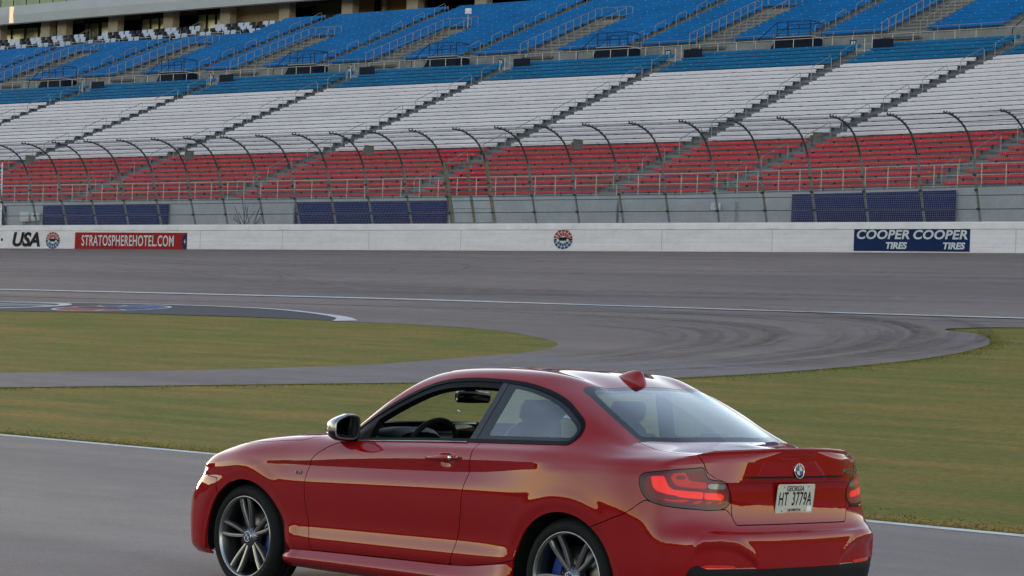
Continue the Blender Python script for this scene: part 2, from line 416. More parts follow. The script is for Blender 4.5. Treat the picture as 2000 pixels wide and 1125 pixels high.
ARCH_F, ARCH_R, ARCH_RAD = (2.625, .290), (-.028, .290), .374
HANDLE = (.900, .876)
def displace(G):
    """wheel-arch lips and the dish behind the door handle"""
    G = G.copy(); x, y, z = G[..., 0], G[..., 1], G[..., 2]
    side = np.clip((y-.70)/.08, 0, 1)
    for c in (ARCH_F, ARCH_R):
        d = np.hypot(x-c[0], z-c[1])-ARCH_RAD
        w = np.clip(1-np.abs(d)/.055, 0, 1); G[..., 1] -= side*.010*w*w*(3-2*w)
        w2 = np.clip(1-np.abs(d-.075)/.06, 0, 1); G[..., 1] += side*.0022*w2*w2*(3-2*w2)
    q = ((x-HANDLE[0]+.01)/.075)**2+((z-HANDLE[1]-.004)/.036)**2
    G[..., 1] -= side*.016*np.clip(1-q, 0, 1)**.8
    # sculpted recess of the rear bumper corner
    c = x+y; zt = np.interp(c, [-.60, -.53, -.42, -.30, -.16, -.11, -.07], [.44, .485, .535, .553, .550, .525, .44])
    inside = np.minimum(zt-z, np.minimum(z-.40, (x < -.45)*1.0)); w = np.clip((inside+.008)/.034, 0, 1); w = w*w*(3-2*w)
    lip = np.clip(1-np.abs(inside+.026)/.030, 0, 1)
    ox, oy = x+.25, y; L = np.hypot(ox, oy)+1e-9; mk = np.clip((c+.60)/.05, 0, 1)*np.clip((-.03-c)/.10, 0, 1)*np.clip((z-.41)/.02, 0, 1); k = np.where((x < -.5) & (y > .02), (.014*w-.006*lip)*mk, 0)
    G[..., 0] -= k*ox/L; G[..., 1] -= k*oy/L
    return G

patches = []
def add_patch(rows, u, c0):
    G, v = vdense(rows, DV); G = displace(G); patches.append([G, gridnormals(G), u, v+c0])
add_patch(RR[:, 0:3], ud, 0)
add_patch(RR[:, 2:9], ud, 2)
add_patch(RR[:, 8:10], ud, 8)
# waist crease to centre, three lengthwise patches, and the short pieces at nose and tail
add_patch(RR[:iF+1, 9:12], ud[:iF+1], 9)
add_patch(RR[iR:, 9:12], ud[iR:], 9)
ia = int(np.argmin(abs(us-ts_side[brk[0]]))); ib = int(np.argmin(abs(us-ts_side[brk[1]])))
for a, b in ((0, ia), (ia, ib), (ib, len(us)-1)): add_patch(TOP[a:b+1, 9:19], us[a:b+1], 9)
# soften the crease normals where the crease dies away (front wing, nose, tail)
def blend_seam(A, ka, B, kb, wfun):
    Ga, Na, ua, va = A; Gb, Nb, ub, vb = B
    for i, u in enumerate(ua):
        j = int(np.argmin(abs(ub-u)))
        if abs(ub[j]-u) > 1e-6: continue
        w = wfun(u)
        if w <= 0: continue
        n = Na[i, ka]+Nb[j, kb]; n = n/np.linalg.norm(n)
        Na[i, ka] = Na[i, ka]*(1-w)+n*w; Nb[j, kb] = Nb[j, kb]*(1-w)+n*w
uF0, uF1 = tt_of('H3'), tt_of('H1')
def w_front(u): return float(np.clip((uF1-u)/(uF1-uF0), 0, 1)) if u < tR else 0.0
def w_low(u): return float(np.clip((uF1-u)/(uF1-uF0), 0, 1)+np.clip((u-tt_of('A6'))/(tt_of('Q1')-tt_of('A6')), 0, 1))
def w_rear(u): return float(np.clip((u-tt_of('A6'))/(tt_of('Q1')-tt_of('A6')), 0, 1)*np.clip((tt_of('cR')+.30-u)/.2, 0, 1))
blend_seam(patches[1], -1, patches[2], 0, lambda u: max(w_front(u), w_rear(u)))
for k in (5, 6, 7): blend_seam(patches[2], -1, patches[k], 0, w_rear)
for k in (3, 4, 5, 6, 7): blend_seam(patches[2], -1, patches[k], 0, lambda u: w_front(u))
blend_seam(patches[0], -1, patches[1], 0, lambda u: min(1, w_low(u)) if u < tt_of('cR')+.05 else 0)
for kk in (5, 6, 7):      # across the lengthwise seams below the glass the skin is continuous
    pass
def seam_u(A, B, vmax):
    Ga, Na, ua, va = A; Gb, Nb, ub, vb = B
    for j in range(len(va)):
        if va[j] > vmax+1: continue
        w = float(np.clip(vmax+1-va[j], 0, 1)); jb = int(np.argmin(abs(vb-va[j])))
        n = Na[-1, j]+Nb[0, jb]; n = n/np.linalg.norm(n)
        Na[-1, j] = Na[-1, j]*(1-w)+n*w; Nb[0, jb] = Nb[0, jb]*(1-w)+n*w
seam_u(patches[5], patches[6], 13.0); seam_u(patches[6], patches[7], 14.0)

def patch_pm(pt):
    G, N, u, v = pt; a, b = G.shape[:2]
    I = np.arange(a*b).reshape(a, b)
    F = np.stack([I[:-1, :-1], I[:-1, 1:], I[1:, 1:], I[1:, :-1]], -1).reshape(-1, 4)
    U = np.stack(np.broadcast_arrays(u[:, None], v[None, :]), -1).reshape(-1, 2)
    P = G.reshape(-1, 3); N = N.reshape(-1, 3)
    return P, N, U, F
Ps, Ns, Us, Fs = [], [], [], []; n0 = 0
for pt in patches:
    P, N, U, F = patch_pm(pt); Ps.append(P); Ns.append(N); Us.append(U); Fs.append(F+n0); n0 += len(P)
P = np.concatenate(Ps); N = np.concatenate(Ns); U = np.concatenate(Us); F = np.concatenate(Fs)
# orientation: normals outwards
mid = np.array([1.2, 0, .6]); s = np.sign(((P-mid)*N).sum(1).mean())
if s < 0: N = -N; F = F[:, ::-1]
fn = np.cross(P[F[:, 1]]-P[F[:, 0]], P[F[:, 2]]-P[F[:, 0]]); 
if (fn*N[F[:, 0]]).sum() < 0: F = F[:, ::-1]
SKIN = PM(P, N, U, np.ascontiguousarray(F))
# materials ---------------------------------------------------------------
M_paint = new_mat('red_metallic_paint', (0.250, 0.0050, 0.0055), rough=0.5, metal=0.0, coat=1.0, coat_rough=0.015, spec=.0)
_n = M_paint.node_tree; _b = _n.nodes['Principled BSDF']
_b.inputs['Coat IOR'].default_value = 1.5
_tc = _n.nodes.new('ShaderNodeTexCoord'); _no = _n.nodes.new('ShaderNodeTexNoise'); _no.inputs['Scale'].default_value = 900; _no.inputs['Detail'].default_value = 1
_n.links.new(_tc.outputs['Object'], _no.inputs['Vector'])
_bp = _n.nodes.new('ShaderNodeBump'); _bp.inputs['Strength'].default_value = .08; _bp.inputs['Distance'].default_value = .001
_n.links.new(_no.outputs[0], _bp.inputs['Height']); _n.links.new(_bp.outputs[0], _b.inputs['Normal'])
_no2 = _n.nodes.new('ShaderNodeTexNoise'); _no2.inputs['Scale'].default_value = 2.2; _no2.inputs['Detail'].default_value = 2
_n.links.new(_tc.outputs['Object'], _no2.inputs['Vector'])
_bp2 = _n.nodes.new('ShaderNodeBump'); _bp2.inputs['Strength'].default_value = .02; _bp2.inputs['Distance'].default_value = .02
_n.links.new(_no2.outputs[0], _bp2.inputs['Height']); _n.links.new(_bp2.outputs[0], _b.inputs['Coat Normal'])
M_black = new_mat('satin_black_trim', (0.005, 0.005, 0.007), rough=.45, spec=.10)
M_gloss = new_mat('gloss_black', (0.006, 0.006, 0.008), rough=.12, coat=.4)
M_matte = new_mat('matt_black_plastic', (0.010, 0.010, 0.011), rough=.8, spec=.2)
M_inner = new_mat('black_cabin_trim', (0.007, 0.007, 0.008), rough=.85, spec=.2)
M_dash = vary(new_mat('grained_dark_dashboard', (0.010, 0.013, 0.015), rough=.6, spec=.3), 400, .25, .2, 600)
M_rubber = vary(new_mat('tyre_rubber', (0.007, 0.007, 0.0075), rough=.75, spec=.25), 30, .25, .15, 160)
M_chrome = new_mat('chrome', (.8, .8, .8), rough=.08, metal=1)
M_rim = new_mat('dark_grey_alloy', (.19, .185, .195), rough=.33, metal=.9, coat=.3, coat_rough=.15)
M_rimcut = new_mat('burnished_alloy', (.34, .335, .34), rough=.3, metal=1, coat=.5)
M_barrel = new_mat('barrel_alloy', (.12, .12, .125), rough=.35, metal=1)
M_disc = new_mat('brushed_steel', (.16, .15, .145), rough=.35, metal=1)
M_caliper = new_mat('blue_caliper_paint', (.005, .035, .22), rough=.3, coat=.6)
M_seat = vary(new_mat('dark_leather', (.016, .017, .019), rough=.6, spec=.3), 60, .2, .2, 300)
M_glass = bpy.data.materials.new('window_glass'); M_glass.use_nodes = True
def make_glass(m, tint, base=.06, ior=1.5):
    t = m.node_tree; t.nodes.clear(); o = t.nodes.new('ShaderNodeOutputMaterial')
    tr = t.nodes.new('ShaderNodeBsdfTransparent'); tr.inputs[0].default_value = (*tint, 1)
    gl = t.nodes.new('ShaderNodeBsdfGlossy'); gl.inputs['Roughness'].default_value = .01; gl.inputs[0].default_value = (.95, .97, 1, 1)
    fr = t.nodes.new('ShaderNodeLayerWeight'); pw = t.nodes.new('ShaderNodeMath'); pw.operation = 'POWER'; pw.inputs[1].default_value = 4.0
    t.links.new(fr.outputs['Facing'], pw.inputs[0])
    mu = t.nodes.new('ShaderNodeMath'); mu.operation = 'MULTIPLY_ADD'; mu.inputs[1].default_value = .9; mu.inputs[2].default_value = base; mu.use_clamp = True
    mx = t.nodes.new('ShaderNodeMixShader')
    t.links.new(pw.outputs[0], mu.inputs[0]); t.links.new(mu.outputs[0], mx.inputs[0]); t.links.new(tr.outputs[0], mx.inputs[1]); t.links.new(gl.outputs[0], mx.inputs[2]); t.links.new(mx.outputs[0], o.inputs[0])
make_glass(M_glass, (.60, .70, .69), base=.13)
M_clear = bpy.data.materials.new('clear_glass'); M_clear.use_nodes = True; make_glass(M_clear, (.88, .92, .90), base=.03)
M_lens = new_mat('smoked_red_lens', (.045, .003, .007), rough=.15, coat=.35, coat_rough=.02)
M_redbar = new_mat('glowing_red_light_guide', (.32, .006, .004), rough=.3, coat=.25, emit=(1, .030, .018), estr=.13)
M_redbar2 = new_mat('red_light_guide', (.22, .006, .005), rough=.3, coat=.25, emit=(1, .04, .02), estr=.05)
M_reddim = new_mat('dim_red_reflector', (.17, .006, .010), rough=.35, coat=.3)
M_white = new_mat('white_lens', (.16, .16, .165), rough=.15, coat=1)
M_head = new_mat('headlamp_glass', (.8, .82, .85), rough=.12, metal=.3, coat=1, emit=(1, .98, .92), estr=.28)
M_reflect = new_mat('red_reflector', (.25, .006, .005), rough=.2, coat=1, emit=(1, .03, .02), estr=.05)

car = tag(empty('coupe_car'), 'glossy red two-door coupe with grey alloy wheels parked on the asphalt', 'car')

# --- body panels ---------------------------------------------------------
def side_poly(pts): return pts
DLO = [(1.706, .941), (1.45, .954), (1.2, .966), (.98, .976), (.781, .984), (.4, .996), (.10, 1.006)]
DLO += [tuple(q) for q in poly_curve([(.06, 1.007), (.018, 1.012), (-.008, 1.032), (-.024, 1.068), (-.018, 1.106), (.056, 1.168), (.182, 1.233), (.373, 1.294), (.53, 1.322), (.70, 1.333), (.876, 1.335), (1.07, 1.325), (1.252, 1.291), (1.378, 1.243), (1.497, 1.182), (1.612, 1.112), (1.735, 1.030)], per=6)]
DLO += [(1.775, .985), (1.78, .955), (1.75, .943)]
DOOR = [(1.74, .93)]+[tuple(q) for q in poly_curve([(1.80, .931), (1.86, .915), (1.936, .881), (2.005, .838), (2.045, .785), (2.064, .715), (2.070, .615), (2.060, .504), (2.035, .394), (2.014, .300)], per=6)]
DOOR += [(2.0, .2925), (1.4, .302), (.86, .3105)]+[tuple(q) for q in poly_curve([(.838, .318), (.803, .407), (.779, .494), (.752, .60), (.735, .727), (.705, .830), (.692, .90), (.688, 1.02)], per=6)]
DOOR += [(.75, 1.15), (1.6, 1.05)]
def xz(pm): return pm.P[:, [0, 2]]
def corner_c(pm): return np.stack([pm.P[:, 0]+pm.P[:, 1], pm.P[:, 2]], 1)
def front_c(pm): return np.stack([pm.P[:, 0]-pm.P[:, 1], pm.P[:, 2]], 1)
def cut(pm, fn, gap=0.0):
    """-> (inside, outside) separated by a shut line"""
    f = fn(pm); a = pm.clip(f+gap, -1); f = fn(pm); b = pm.clip(f-gap, 1); return a, b
IDX = {c: i for i, c in enumerate(cols)}
def side_mask(pm, f):   # polygons drawn on the side only act on the flank
    return np.where(pm.P[:, 1] > .45, f, np.abs(f)+.05)
uR0, uR1, uA0, uA3 = tt_of('R0'), tt_of('R1'), tt_of('A0'), tt_of('A3')
v6, v9 = IDX['c6'], IDX['c9']
def f_rearwin(pm, inset=0.0):
    u, v = pm.U[:, 0], pm.U[:, 1]
    a = np.stack([(uR0+.0-u), (u-uR1+.0), (v6-v)*.185], 1)+inset
    r = .035; q = a+r
    return np.where(pm.P[:, 2] > .99, np.minimum(q.max(1), 0)+np.sqrt((np.maximum(q, 0)**2).sum(1))-r, 1.0)
def f_windscreen(pm, inset=0.0):
    u, v = pm.U[:, 0], pm.U[:, 1]
    a = np.stack([(uA0+.02-u), (u-uA3+.02), (v6-v)*.2], 1)+inset
    r = .04; q = a+r
    return np.where(pm.P[:, 2] > .99, np.minimum(q.max(1), 0)+np.sqrt((np.maximum(q, 0)**2).sum(1))-r, 1.0)
def f_arch(pm):
    d = np.minimum(np.hypot(pm.P[:, 0]-ARCH_F[0], pm.P[:, 2]-ARCH_F[1]), np.hypot(pm.P[:, 0]-ARCH_R[0], pm.P[:, 2]-ARCH_R[1]))-ARCH_RAD
    return np.where(pm.P[:, 1] > .5, d, 1.0)
def f_dlo(pm): return side_mask(pm, sdf_poly(xz(pm), DLO))
def f_door(pm): return side_mask(pm, sdf_poly(xz(pm), DOOR))

rest = SKIN.clip(f_arch(SKIN), 1)
dlo, rest = cut(rest, f_dlo)
rearwin, rest = cut(rest, f_rearwin, 0.0)
windscreen, rest = cut(rest, f_windscreen, 0.0)
door, rest = cut(rest, f_door, .0028)

# boot lid ------------------------------------------------------------------
YZ = [(1.02, .622), (.998, .625), (.96, .612), (.93, .604), (.90, .590), (.875, .535), (.865, .505), (.80, .468), (.74, .470), (.70, .470), (.665, .458), (.645, .440), (.5, .44)][::-1]
YX = [(-.72, .621), (-.60, .632), (-.45, .625), (-.34, .600), (-.29, .590)]
def f_boot(pm):
    x, y, z = pm.P.T
    yr = np.interp(z, [a for a, _ in YZ], [b for _, b in YZ]); yd = np.interp(x, [a for a, _ in YX], [b for _, b in YX])
    w = np.clip((x+.74)/.04, 0, 1); yc = yr*(1-w)+yd*w
    f = np.maximum(y-yc, .648-z)
    return np.where(x < -.25, np.maximum(f, uR1-pm.U[:, 0]), 1.0)
boot, rest = cut(rest, f_boot, .0028)
# bonnet
YH = [tuple(q) for q in poly_curve([(2.12, .60), (2.085, .70), (2.11, .765), (2.25, .792), (2.45, .797), (2.70, .782), (2.92, .735), (3.10, .655), (3.24, .53), (3.33, .38), (3.385, .20), (3.40, 0)], per=5)]
HP = [(2.12, 0)]+YH+[(3.40, -.2), (2.12, -.2)]
def f_bonnet(pm):
    f = sdf_poly(pm.P[:, :2], HP); return np.where((pm.P[:, 2] > .72) & (pm.U[:, 1] > 10.2), f, 1.0)
bonnet, rest = cut(rest, f_bonnet, .0028)
# lamps
LAMP = [(.305, .87), (.298, .886), (.280, .897), (.249, .904), (.09, .922), (-.093, .935), (-.150, .939), (-.163, .930), (-.175, .902), (-.195, .882), (-.225, .876), (-.326, .870), (-.342, .858), (-.358, .823), (-.366, .784), (-.358, .758), (-.332, .738), (-.287, .726), (-.196, .723), (-.012, .732), (.126, .741), (.21, .755), (.257, .774), (.286, .805), (.304, .844)]
def f_taillamp(pm):
    return np.where(pm.P[:, 0] < -.3, sdf_poly(corner_c(pm), LAMP), 1.0)
lampskin, rest = cut(rest, f_taillamp, .002)
# the boot-lid side of the lamp opening
HEAD = [(2.16, .708), (2.30, .722), (2.50, .738), (2.75, .748), (2.95, .745), (3.02, .73), (3.0, .655), (2.85, .628), (2.6, .622), (2.42, .638), (2.25, .672), (2.17, .695)]
def f_head(pm): return np.where((pm.P[:, 0] > 2.6), sdf_poly(front_c(pm), HEAD), 1.0)
headskin, rest = cut(rest, f_head, .002)
# bumpers and side skirts are panels of their own
def f_rbump(pm):
    x, y, z = pm.P.T; c = x+y
    zt = np.interp(c, [-1.0, -.43, -.405, -.37, -.33, -.31, -.2, 0, .13, .21, .257, .30, .34, .40, .48, .56, .65], [.648, .648, .655, .70, .728, .727, .724, .732, .742, .757, .765, .745, .720, .690, .662, .632, .598])
    return np.where((x < -.15), np.maximum(z-zt, c-.66), 1.0)
rbump, rest = cut(rest, f_rbump, .0026)
def f_fbump(pm):
    x, y, z = pm.P.T; k = x-y
    return np.where(x > 2.85, np.maximum(z-np.interp(k, [2.0, 2.2, 2.4, 2.6, 3.0, 3.4], [.655, .665, .640, .622, .64, .655]), 2.02-k), 1.0)
fbump, rest = cut(rest, f_fbump, .0026)
def f_skirt(pm):
    x, y, z = pm.P.T
    zl = np.interp(x, [.34, .36, .45, .60, .72, .86, 1.4, 2.0, 2.27, 2.3], [.380, .372, .352, .333, .316, .3095, .3010, .2915, .281, .28])
    return np.where((x > .2) & (x < 2.45) & (y > .6), z-zl, 1.0)
skirt, rest = cut(rest, f_skirt, .0022)
# black lower rear valance
def f_diff(pm):
    x, y, z = pm.P.T; top = np.interp(x+y, [-.94, -.6, -.44, -.20, -.12, -.08, -.05, .1], [.425, .425, .428, .428, .448, .440, .41, .20])
    return np.where(x < -.45, z-top, 1.0)
diffuser, rbump = cut(rbump, f_diff, .001)
REFL = [(-.140, .436), (-.150, .449), (-.203, .455), (-.30, .4535), (-.398, .449), (-.424, .436), (-.40, .4305), (-.20, .431)]
refl, rbump = cut(rbump, lambda pm: np.where(pm.P[:, 0] < -.5, sdf_poly(corner_c(pm), REFL), 1.0), .001)
# dark openings of the nose (kidneys and intakes)
def f_nose(pm):
    Q = pm.P[:, 1:]
    k = sdf_poly(Q, [(.035, .60), (.045, .69), (.10, .715), (.24, .70), (.275, .665), (.26, .60), (.20, .575), (.06, .575)])
    i = sdf_poly(Q, [(-.5, .27), (-.5, .45), (.36, .45), (.40, .40), (.33, .27)])
    s = sdf_poly(Q, [(.49, .30), (.46, .44), (.52, .50), (.66, .50), (.70, .42), (.66, .30)])
    return np.where(pm.P[:, 0] > 3.2, np.minimum(np.minimum(k, i), s), 1.0)
nose, fbump = cut(fbump, f_nose, .001); nose2, rest = cut(rest, f_nose, .001); nose = pm_join([nose, nose2])

def both(pm): return pm_join([pm, pm.mirror()])
def panel(pm, depth=.012): return pm.rim(depth)
both(panel(rest)).build('body', M_paint, car)
both(panel(rbump)).build('rear_bumper', M_paint, car); both(panel(fbump)).build('front_bumper', M_paint, car)
for side in (1, -1):
    k_ = panel(skirt); (k_ if side == 1 else k_.mirror()).build('side_skirt', M_paint, car)
for side in (1, -1):
    d = panel(door); d = d if side == 1 else d.mirror()
    od = d.build('door', M_paint, car)
    if side == 1: door_l = od
    else: door_r = od
boot_o = both(panel(boot)).build('boot_lid', M_paint, car)
both(panel(bonnet)).build('bonnet', M_paint, car)
both(diffuser.rim(.01)).build('rear_valance', M_matte, car)
both(nose.offset(-.03)).build('front_grille', M_gloss, car)
for side in (1, -1):
    r_ = refl.offset(.001); (r_ if side == 1 else r_.mirror()).build('rear_reflector', M_reflect, car)
    h_ = headskin; h_ = h_ if side == 1 else h_.mirror(); h_.build('headlight', M_head, car)

# glazing -------------------------------------------------------------------
DLO_I = None
def inset_dlo(pm, d): return side_mask(pm, sdf_poly(xz(pm), DLO)+d)
trim = dlo.clip(inset_dlo(dlo, .019), 1)
inner = dlo.clip(inset_dlo(dlo, .019), -1)
trim = trim.offset(.0035).rim(.012)
# divide the side glass at the middle pillar
def f_pillar(pm, x0, x1):   # signed: positive = behind the line through (x0, .99) and (x1, 1.30)
    x, z = pm.P[:, 0], pm.P[:, 2]; return (x0+(x1-x0)*(z-.99)/.31)-x
front = inner.clip(f_pillar(inner, .792, .706), -1)
rest_i = inner.clip(f_pillar(inner, .792, .706), 1)
pillar = rest_i.clip(f_pillar(rest_i, .742, .662), -1)
quarter = rest_i.clip(f_pillar(rest_i, .742, .662), 1)
DLO_EXT = [(x, z-.4) if z < 1.0075 and x > .04 and i < 9 else (x, z) for i, (x, z) in enumerate(DLO)]
def f_open(pm):
    x, z = pm.P[:, 0], pm.P[:, 2]
    f = sdf_poly(xz(pm), DLO_EXT)+.050
    bottom = (.941+(1.706-x)*.0452+.012)-z
    cutl = (x-(1.615-(z-.955)*.28))
    return np.maximum(np.maximum(f, bottom), cutl)
frame = front.clip(f_open(front), 1)
opening = front.clip(f_open(front), -1)
qf = quarter.clip(side_mask(quarter, sdf_poly(xz(quarter), DLO)+.045), 1)   # dark ceramic border of the pane
def f_q(pm):
    x, z = pm.P[:, 0], pm.P[:, 2]
    return np.maximum(sdf_poly(xz(pm), DLO)+.040, x-(.742-.08*(z-.99)/.31-.075))
q_frit = quarter.clip(f_q(quarter), 1); q_glass = quarter.clip(f_q(quarter), -1)
M_frit = new_mat('black_glass_border', (.006, .007, .009), rough=.05, spec=.5)
for side in (1, -1):
    s_ = (lambda p: p) if side == 1 else (lambda p: p.mirror())
    D = door_l if side == 1 else door_r
    s_(trim).build('window_surround', M_black, car)
    s_(frame.offset(-.002).rim(.04)).build('window_frame', M_black, D)
    s_(pillar.offset(.001).rim(.006)).build('pillar_trim', M_gloss, car)
    qo = s_(q_glass.offset(-.002)).build('quarter_window', M_glass, car)
    s_(q_frit.offset(-.0015)).build('glass_border', M_frit, qo)
    if side == -1: s_(opening.offset(-.008)).build('door_window', M_clear, D)
rw = rearwin.clip(f_rearwin(rearwin, .040), -1); rwb = rearwin.clip(f_rearwin(rearwin, .040), 1)
rwo = both(rw.offset(-.001)).build('rear_window', M_glass, car)
both(rwb.offset(-.001).rim(.01)).build('glass_border', M_frit, rwo)
ws = windscreen.clip(f_windscreen(windscreen, .035), -1); wsb = windscreen.clip(f_windscreen(windscreen, .035), 1)
wso = both(ws.offset(-.002)).build('windscreen', M_clear, car)
both(wsb.offset(-.002).rim(.01)).build('glass_border', M_frit, wso)

# tail lamps -----------------------------------------------------------------
E1 = [(.221, .884), (.18, .889), (.129, .890), (.114, .865), (.095, .838), (.062, .824), (-.05, .818), (-.159, .814), (-.154, .779), (-.009, .785), (.111, .801), (.176, .813), (.209, .835)]
E2 = [(-.165, .812), (-.285, .809), (-.305, .800), (-.321, .785), (-.308, .774), (-.163, .778)]
E3 = [(.089, .903), (-.021, .911), (-.051, .870), (-.179, .861), (-.187, .833), (-.158, .831), (.003, .837), (.049, .848), (.078, .874)]
E3H = [(.054, .895), (-.014, .902), (-.036, .873), (.045, .876)]
E5 = [(.250, .885), (.10, .905), (-.08, .920), (-.145, .924), (-.162, .895), (-.185, .870), (-.325, .861), (-.347, .82), (-.350, .785), (-.335, .758), (-.29, .742), (-.19, .740), (0, .749), (.12, .758), (.20, .775), (.245, .80), (.268, .84)]
E4 = [(.147, .793), (.05, .780), (-.124, .770), (-.30, .766), (-.29, .755), (-.121, .754), (.128, .768)]
EW = [(-.184, .858), (-.322, .855), (-.321, .829), (-.195, .832)]
lamp_base = lampskin
def lampcut(poly, pm): return pm.clip(sdf_poly(corner_c(pm), poly), -1)
e1, e2, e3, e4, ew, e5 = [lampcut(q, lampskin) for q in (E1, E2, E3, E4, EW, E5)]
e3 = e3.clip(sdf_poly(corner_c(e3), E3H), 1)
for side in (1, -1):
    s_ = (lambda p: p) if side == 1 else (lambda p: p.mirror())
    t = s_(lamp_base.rim(.02)).build('tail_light', M_lens, car)
    s_(e1.offset(.0012)).build('light_bar', M_redbar, t); s_(e2.offset(.0012)).build('light_bar', M_redbar, t)
    s_(e3.offset(.0012)).build('light_guide', M_redbar2, t); s_(e4.offset(.0020)).build('light_guide', M_redbar2, t); s_(e5.offset(.0008)).build('reflector_strip', M_reddim, t)
    s_(ew.offset(.0012)).build('reversing_lamp', M_white, t)

# dark inner shell: gives the panels something behind them -------------------
sh = SKIN
sh = sh.clip(f_arch(sh), 1)
sh = sh.clip(side_mask(sh, sdf_poly(xz(sh), DLO)+.012), 1)
sh = sh.clip(f_rearwin(sh, .02), 1); sh = sh.clip(f_windscreen(sh, .02), 1)
both(sh.offset(-.028)).build('cabin_lining', M_inner, car)

# floor, wheel houses ---------------------------------------------------------
mb = MB(); mb.box((1.2, 0, .24), (3.7, 1.36, .05)); mb.box((1.33, 0, .26), (1.75, 1.62, .05)); mb.build('underbody', M_matte, car)
for cx, cz in (ARCH_F, ARCH_R):
    for sgn in (1, -1):
        V = []; Fc = []; n = 28; a0 = -.45
        for i in range(n+1):
            t = -0.18+(pi+.36)*i/n
            for y in (.852, .80, .52): V.append((cx+(ARCH_RAD+.002+(.02 if y < .85 else 0))*cos(t), sgn*y, cz+(ARCH_RAD+.002+(.02 if y < .85 else 0))*sin(t)))
        for i in range(n):
            for k in range(2): a = i*3+k; Fc.append((a, a+1, a+4, a+3))
        # back wall
        b = len(V); V.append((cx, sgn*.52, cz))
        for i in range(n): Fc.append((b, i*3+2, (i+1)*3+2))
        mesh_obj('wheel_arch_liner', V, Fc, M_matte, car)
